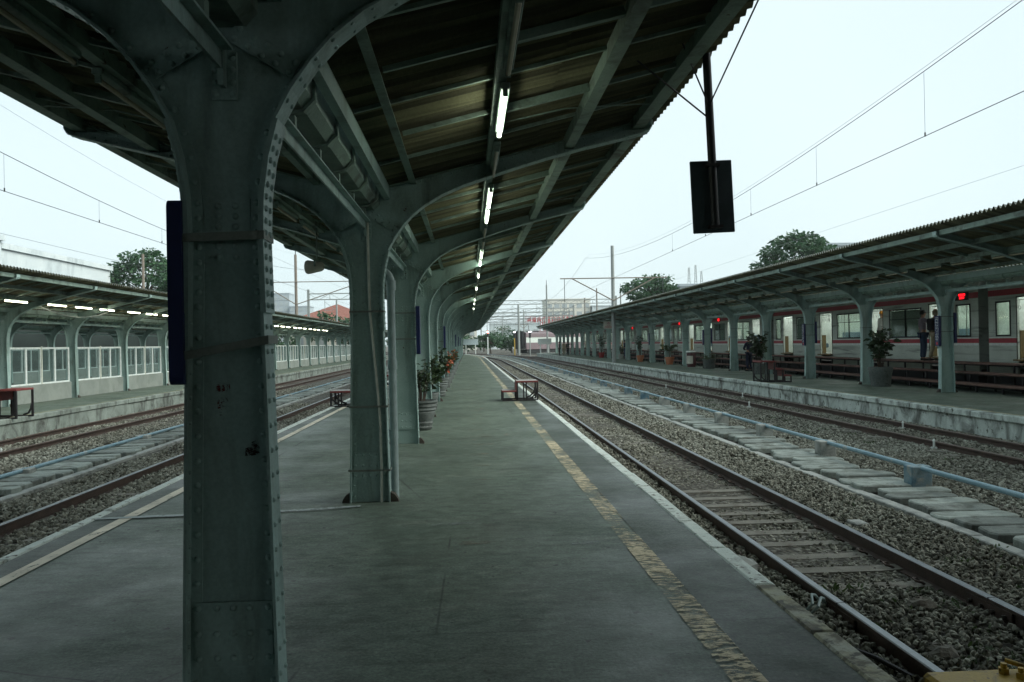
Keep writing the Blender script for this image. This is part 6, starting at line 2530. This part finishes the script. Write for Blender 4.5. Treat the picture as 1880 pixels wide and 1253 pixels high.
def signal(x, y, zl, lamp, label, post='train_white'):
    t = thing('signal_post', label, 'signal', (x, y, GZ), 0, 'signals beyond the platform ends')
    MB().tube([(0, 0, 0), (0, 0, zl - GZ - 0.9)], 0.09, 8).build('post', M[post], t, True)
    pts = [(0.24 * math.cos(2 * PI * k / 14), zl - GZ + 0.30 * math.sin(2 * PI * k / 14)) for k in range(14)]
    MB().prism_y(pts, -.02, .06).build('target_disc', M['black'], t)
    MB().cbox(-.16, .16, .0601, .22, zl - GZ - 0.9, zl - GZ - 0.28, .02).build('lower_head', M['black'], t)
    MB().cbox(-.16, .16, -.018, .22, zl - GZ - 0.9, zl - GZ - 0.31, .02).build('lower_head', M['black'], t)
    if lamp == 'lamp_red':
        MB().tube([(0, -.06, zl - GZ), (0, -.021, zl - GZ)], 0.14, 12).build('lamp', M[lamp], t)
    else:
        MB().prism_y([(-.2, zl - GZ - .02), (.2, zl - GZ - .02), (.17, zl - GZ + .13), (0, zl - GZ + .19), (-.17, zl - GZ + .13)], -.06, -.021).build('lamp', M[lamp], t)
    return t


signal(3.5, 150, 3.7, 'lamp_red', 'signal with a glowing red lamp on a white post')
signal(7.4, 133, 3.3, 'lamp_white', 'signal with a white-lit disc, the one nearer the middle platform', 'yellow')
signal(9.9, 133, 3.3, 'lamp_white', 'signal with a white-lit disc beside the blank white name board', 'mast')

# second train standing far beyond the platform end
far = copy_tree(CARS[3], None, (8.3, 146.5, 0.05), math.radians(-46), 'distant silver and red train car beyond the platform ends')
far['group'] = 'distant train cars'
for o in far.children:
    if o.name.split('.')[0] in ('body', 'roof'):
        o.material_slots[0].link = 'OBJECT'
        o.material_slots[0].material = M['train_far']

# ------------------------------------------------------------------ overhead wires
def wire(pts, r, label, mat='wire', name='overhead_wire'):
    return tag(MB().tube(pts, r, 5, caps=False).build(name, M[mat]), label, 'wire', 'overhead line wires')


def cat_line(x, zc, z_low, k, ymid, y0, y1, label_c, label_m, drops, r=0.0075, feeder=None):
    yy = list(np.arange(y0, y1, 4.0))
    wire([(x + bend(y), y, zc) for y in yy], r, label_c)
    zm = lambda y: z_low + k * ((((y - ymid + 30) % 60) - 30) ** 2)
    o = wire([(x + bend(y), y, zm(y)) for y in np.arange(y0, y1, 2.0)], r, label_m)
    for y in drops:
        d = MB()
        d.tube([(x, y, zc), (x, y, zm(y))], 0.0035, 4)
        d.tube([(x, y, zc - .01), (x, y, zc + .07)], 0.016, 5)
        d.build('dropper', M['wire'], o)
    if feeder:
        wire([(x + 0.3 + bend(y), y, zm(y) + feeder) for y in np.arange(y0, y1, 2.0)], 0.0038, label_m.replace('carrier', 'thin feeder'), 'pale_wire')


cat_line(8.9, 5.46, 6.2, 0.0019, 32, 4, 150, 'contact wire over the track below the train platform wall', 'sagging carrier wire over the track below the train platform wall',
         [10.6, 15.6, 20.6, 25.5, 30.5, 35.5], feeder=0.28)
cat_line(-9.7, 5.0, 5.42, 0.0022, 31, 6, 150, 'contact wire over the track of the screened platform', 'sagging carrier wire over the track of the screened platform', [13.4, 18, 22.5, 27, 31.5], 0.008, feeder=0.8)
wire([(3.2 + bend(y), y, 5.37) for y in np.arange(2, 150, 4.0)], 0.008, 'contact wire just outside the edge of the middle canopy')
wire([(-18.3, y, 6.3) for y in np.arange(4, 140, 6.0)], 0.007, 'contact wire above the screened platform roof')
wire([(22.0, y, 8.2 - 0.004 * (y - 40)) for y in np.arange(10, 140, 6.0)], 0.007, 'thin wire passing over the train platform roof', 'pale_wire')
wire([(-12.9, y, 7.65) for y in np.arange(40, 150, 6.0)], 0.007, 'thin wire carried by the crossarm of the rusty mast')
for i, (x, z) in enumerate(((1.0, 7.0), (5.5, 6.6), (9.8, 7.2), (14.2, 6.8), (18.6, 7.1))):
    wire([(x + (bend(y) - bend(150)) * 0.9, y, z - 0.4 * math.sin((y - 150) / 24 * PI) ** 2) for y in np.arange(150, 262, 4.0)], 0.03, 'far wire between the lattice gantries, %s from the red signal' % ORD[i])

rq = random.Random(5)
for i in range(14):
    ya, yb = rq.uniform(140, 200), rq.uniform(205, 270)
    xa, xb = rq.uniform(-6, 24), rq.uniform(-14, 30)
    za, zb = rq.uniform(6.2, 10.0), rq.uniform(6.2, 9.5)
    wire([(xa + (xb - xa) * u, ya + (yb - ya) * u, za + (zb - za) * u - 0.6 * math.sin(u * PI)) for u in (0, .2, .4, .6, .8, 1)], 0.028, 'far slanting wire in the tangle beyond the platforms, %s of fourteen' % ORD[i])

# ------------------------------------------------------------------ unseen bridge added to shade the near end of the platforms
t = thing('unseen_shade_bridge', 'unseen concrete bridge added to shade the near ends of the platforms', 'building', (0, 5.5, 0))
MB().box(-26, 24, -34, 0, 6.3, 6.8).build('deck', M['conc_even'], t)
MB().box(-26, 24, -34, 0, 6.801, 10).build('upper_wall', M['conc_even'], t)
for x in (-18.3, -7.2, 6.1, 17.5):
    MB().box(x - .35, x + .35, -14, -13.3, GZ, 6.299).build('pier', M['conc_even'], t)

MB().box(-26, 24, -34.4, -34.001, GZ, 10).build('end_wall', M['conc_even'], t)  # unseen wall added to block light from behind the viewpoint

# ------------------------------------------------------------------ hazy air
hz = MB().box(-160, 120, -45, 560, -2.0, 36).build('haze', None)
hm, N, L, B = _nodes('hazy_air')
N.remove(B)
pv = N.new('ShaderNodeVolumePrincipled')
pv.inputs['Color'].default_value = (0.95, 1.0, 1.0, 1)
pv.inputs['Density'].default_value = 0.00028
pv.inputs['Density Attribute'].default_value = ''
hm.cycles.homogeneous_volume = True
pv.inputs['Anisotropy'].default_value = 0.2
L.new(pv.outputs['Volume'], N['Material Output'].inputs['Volume'])
hz.data.materials.clear()
hz.data.materials.append(hm)
stuff(hz, 'thin pale haze in the air', 'haze')
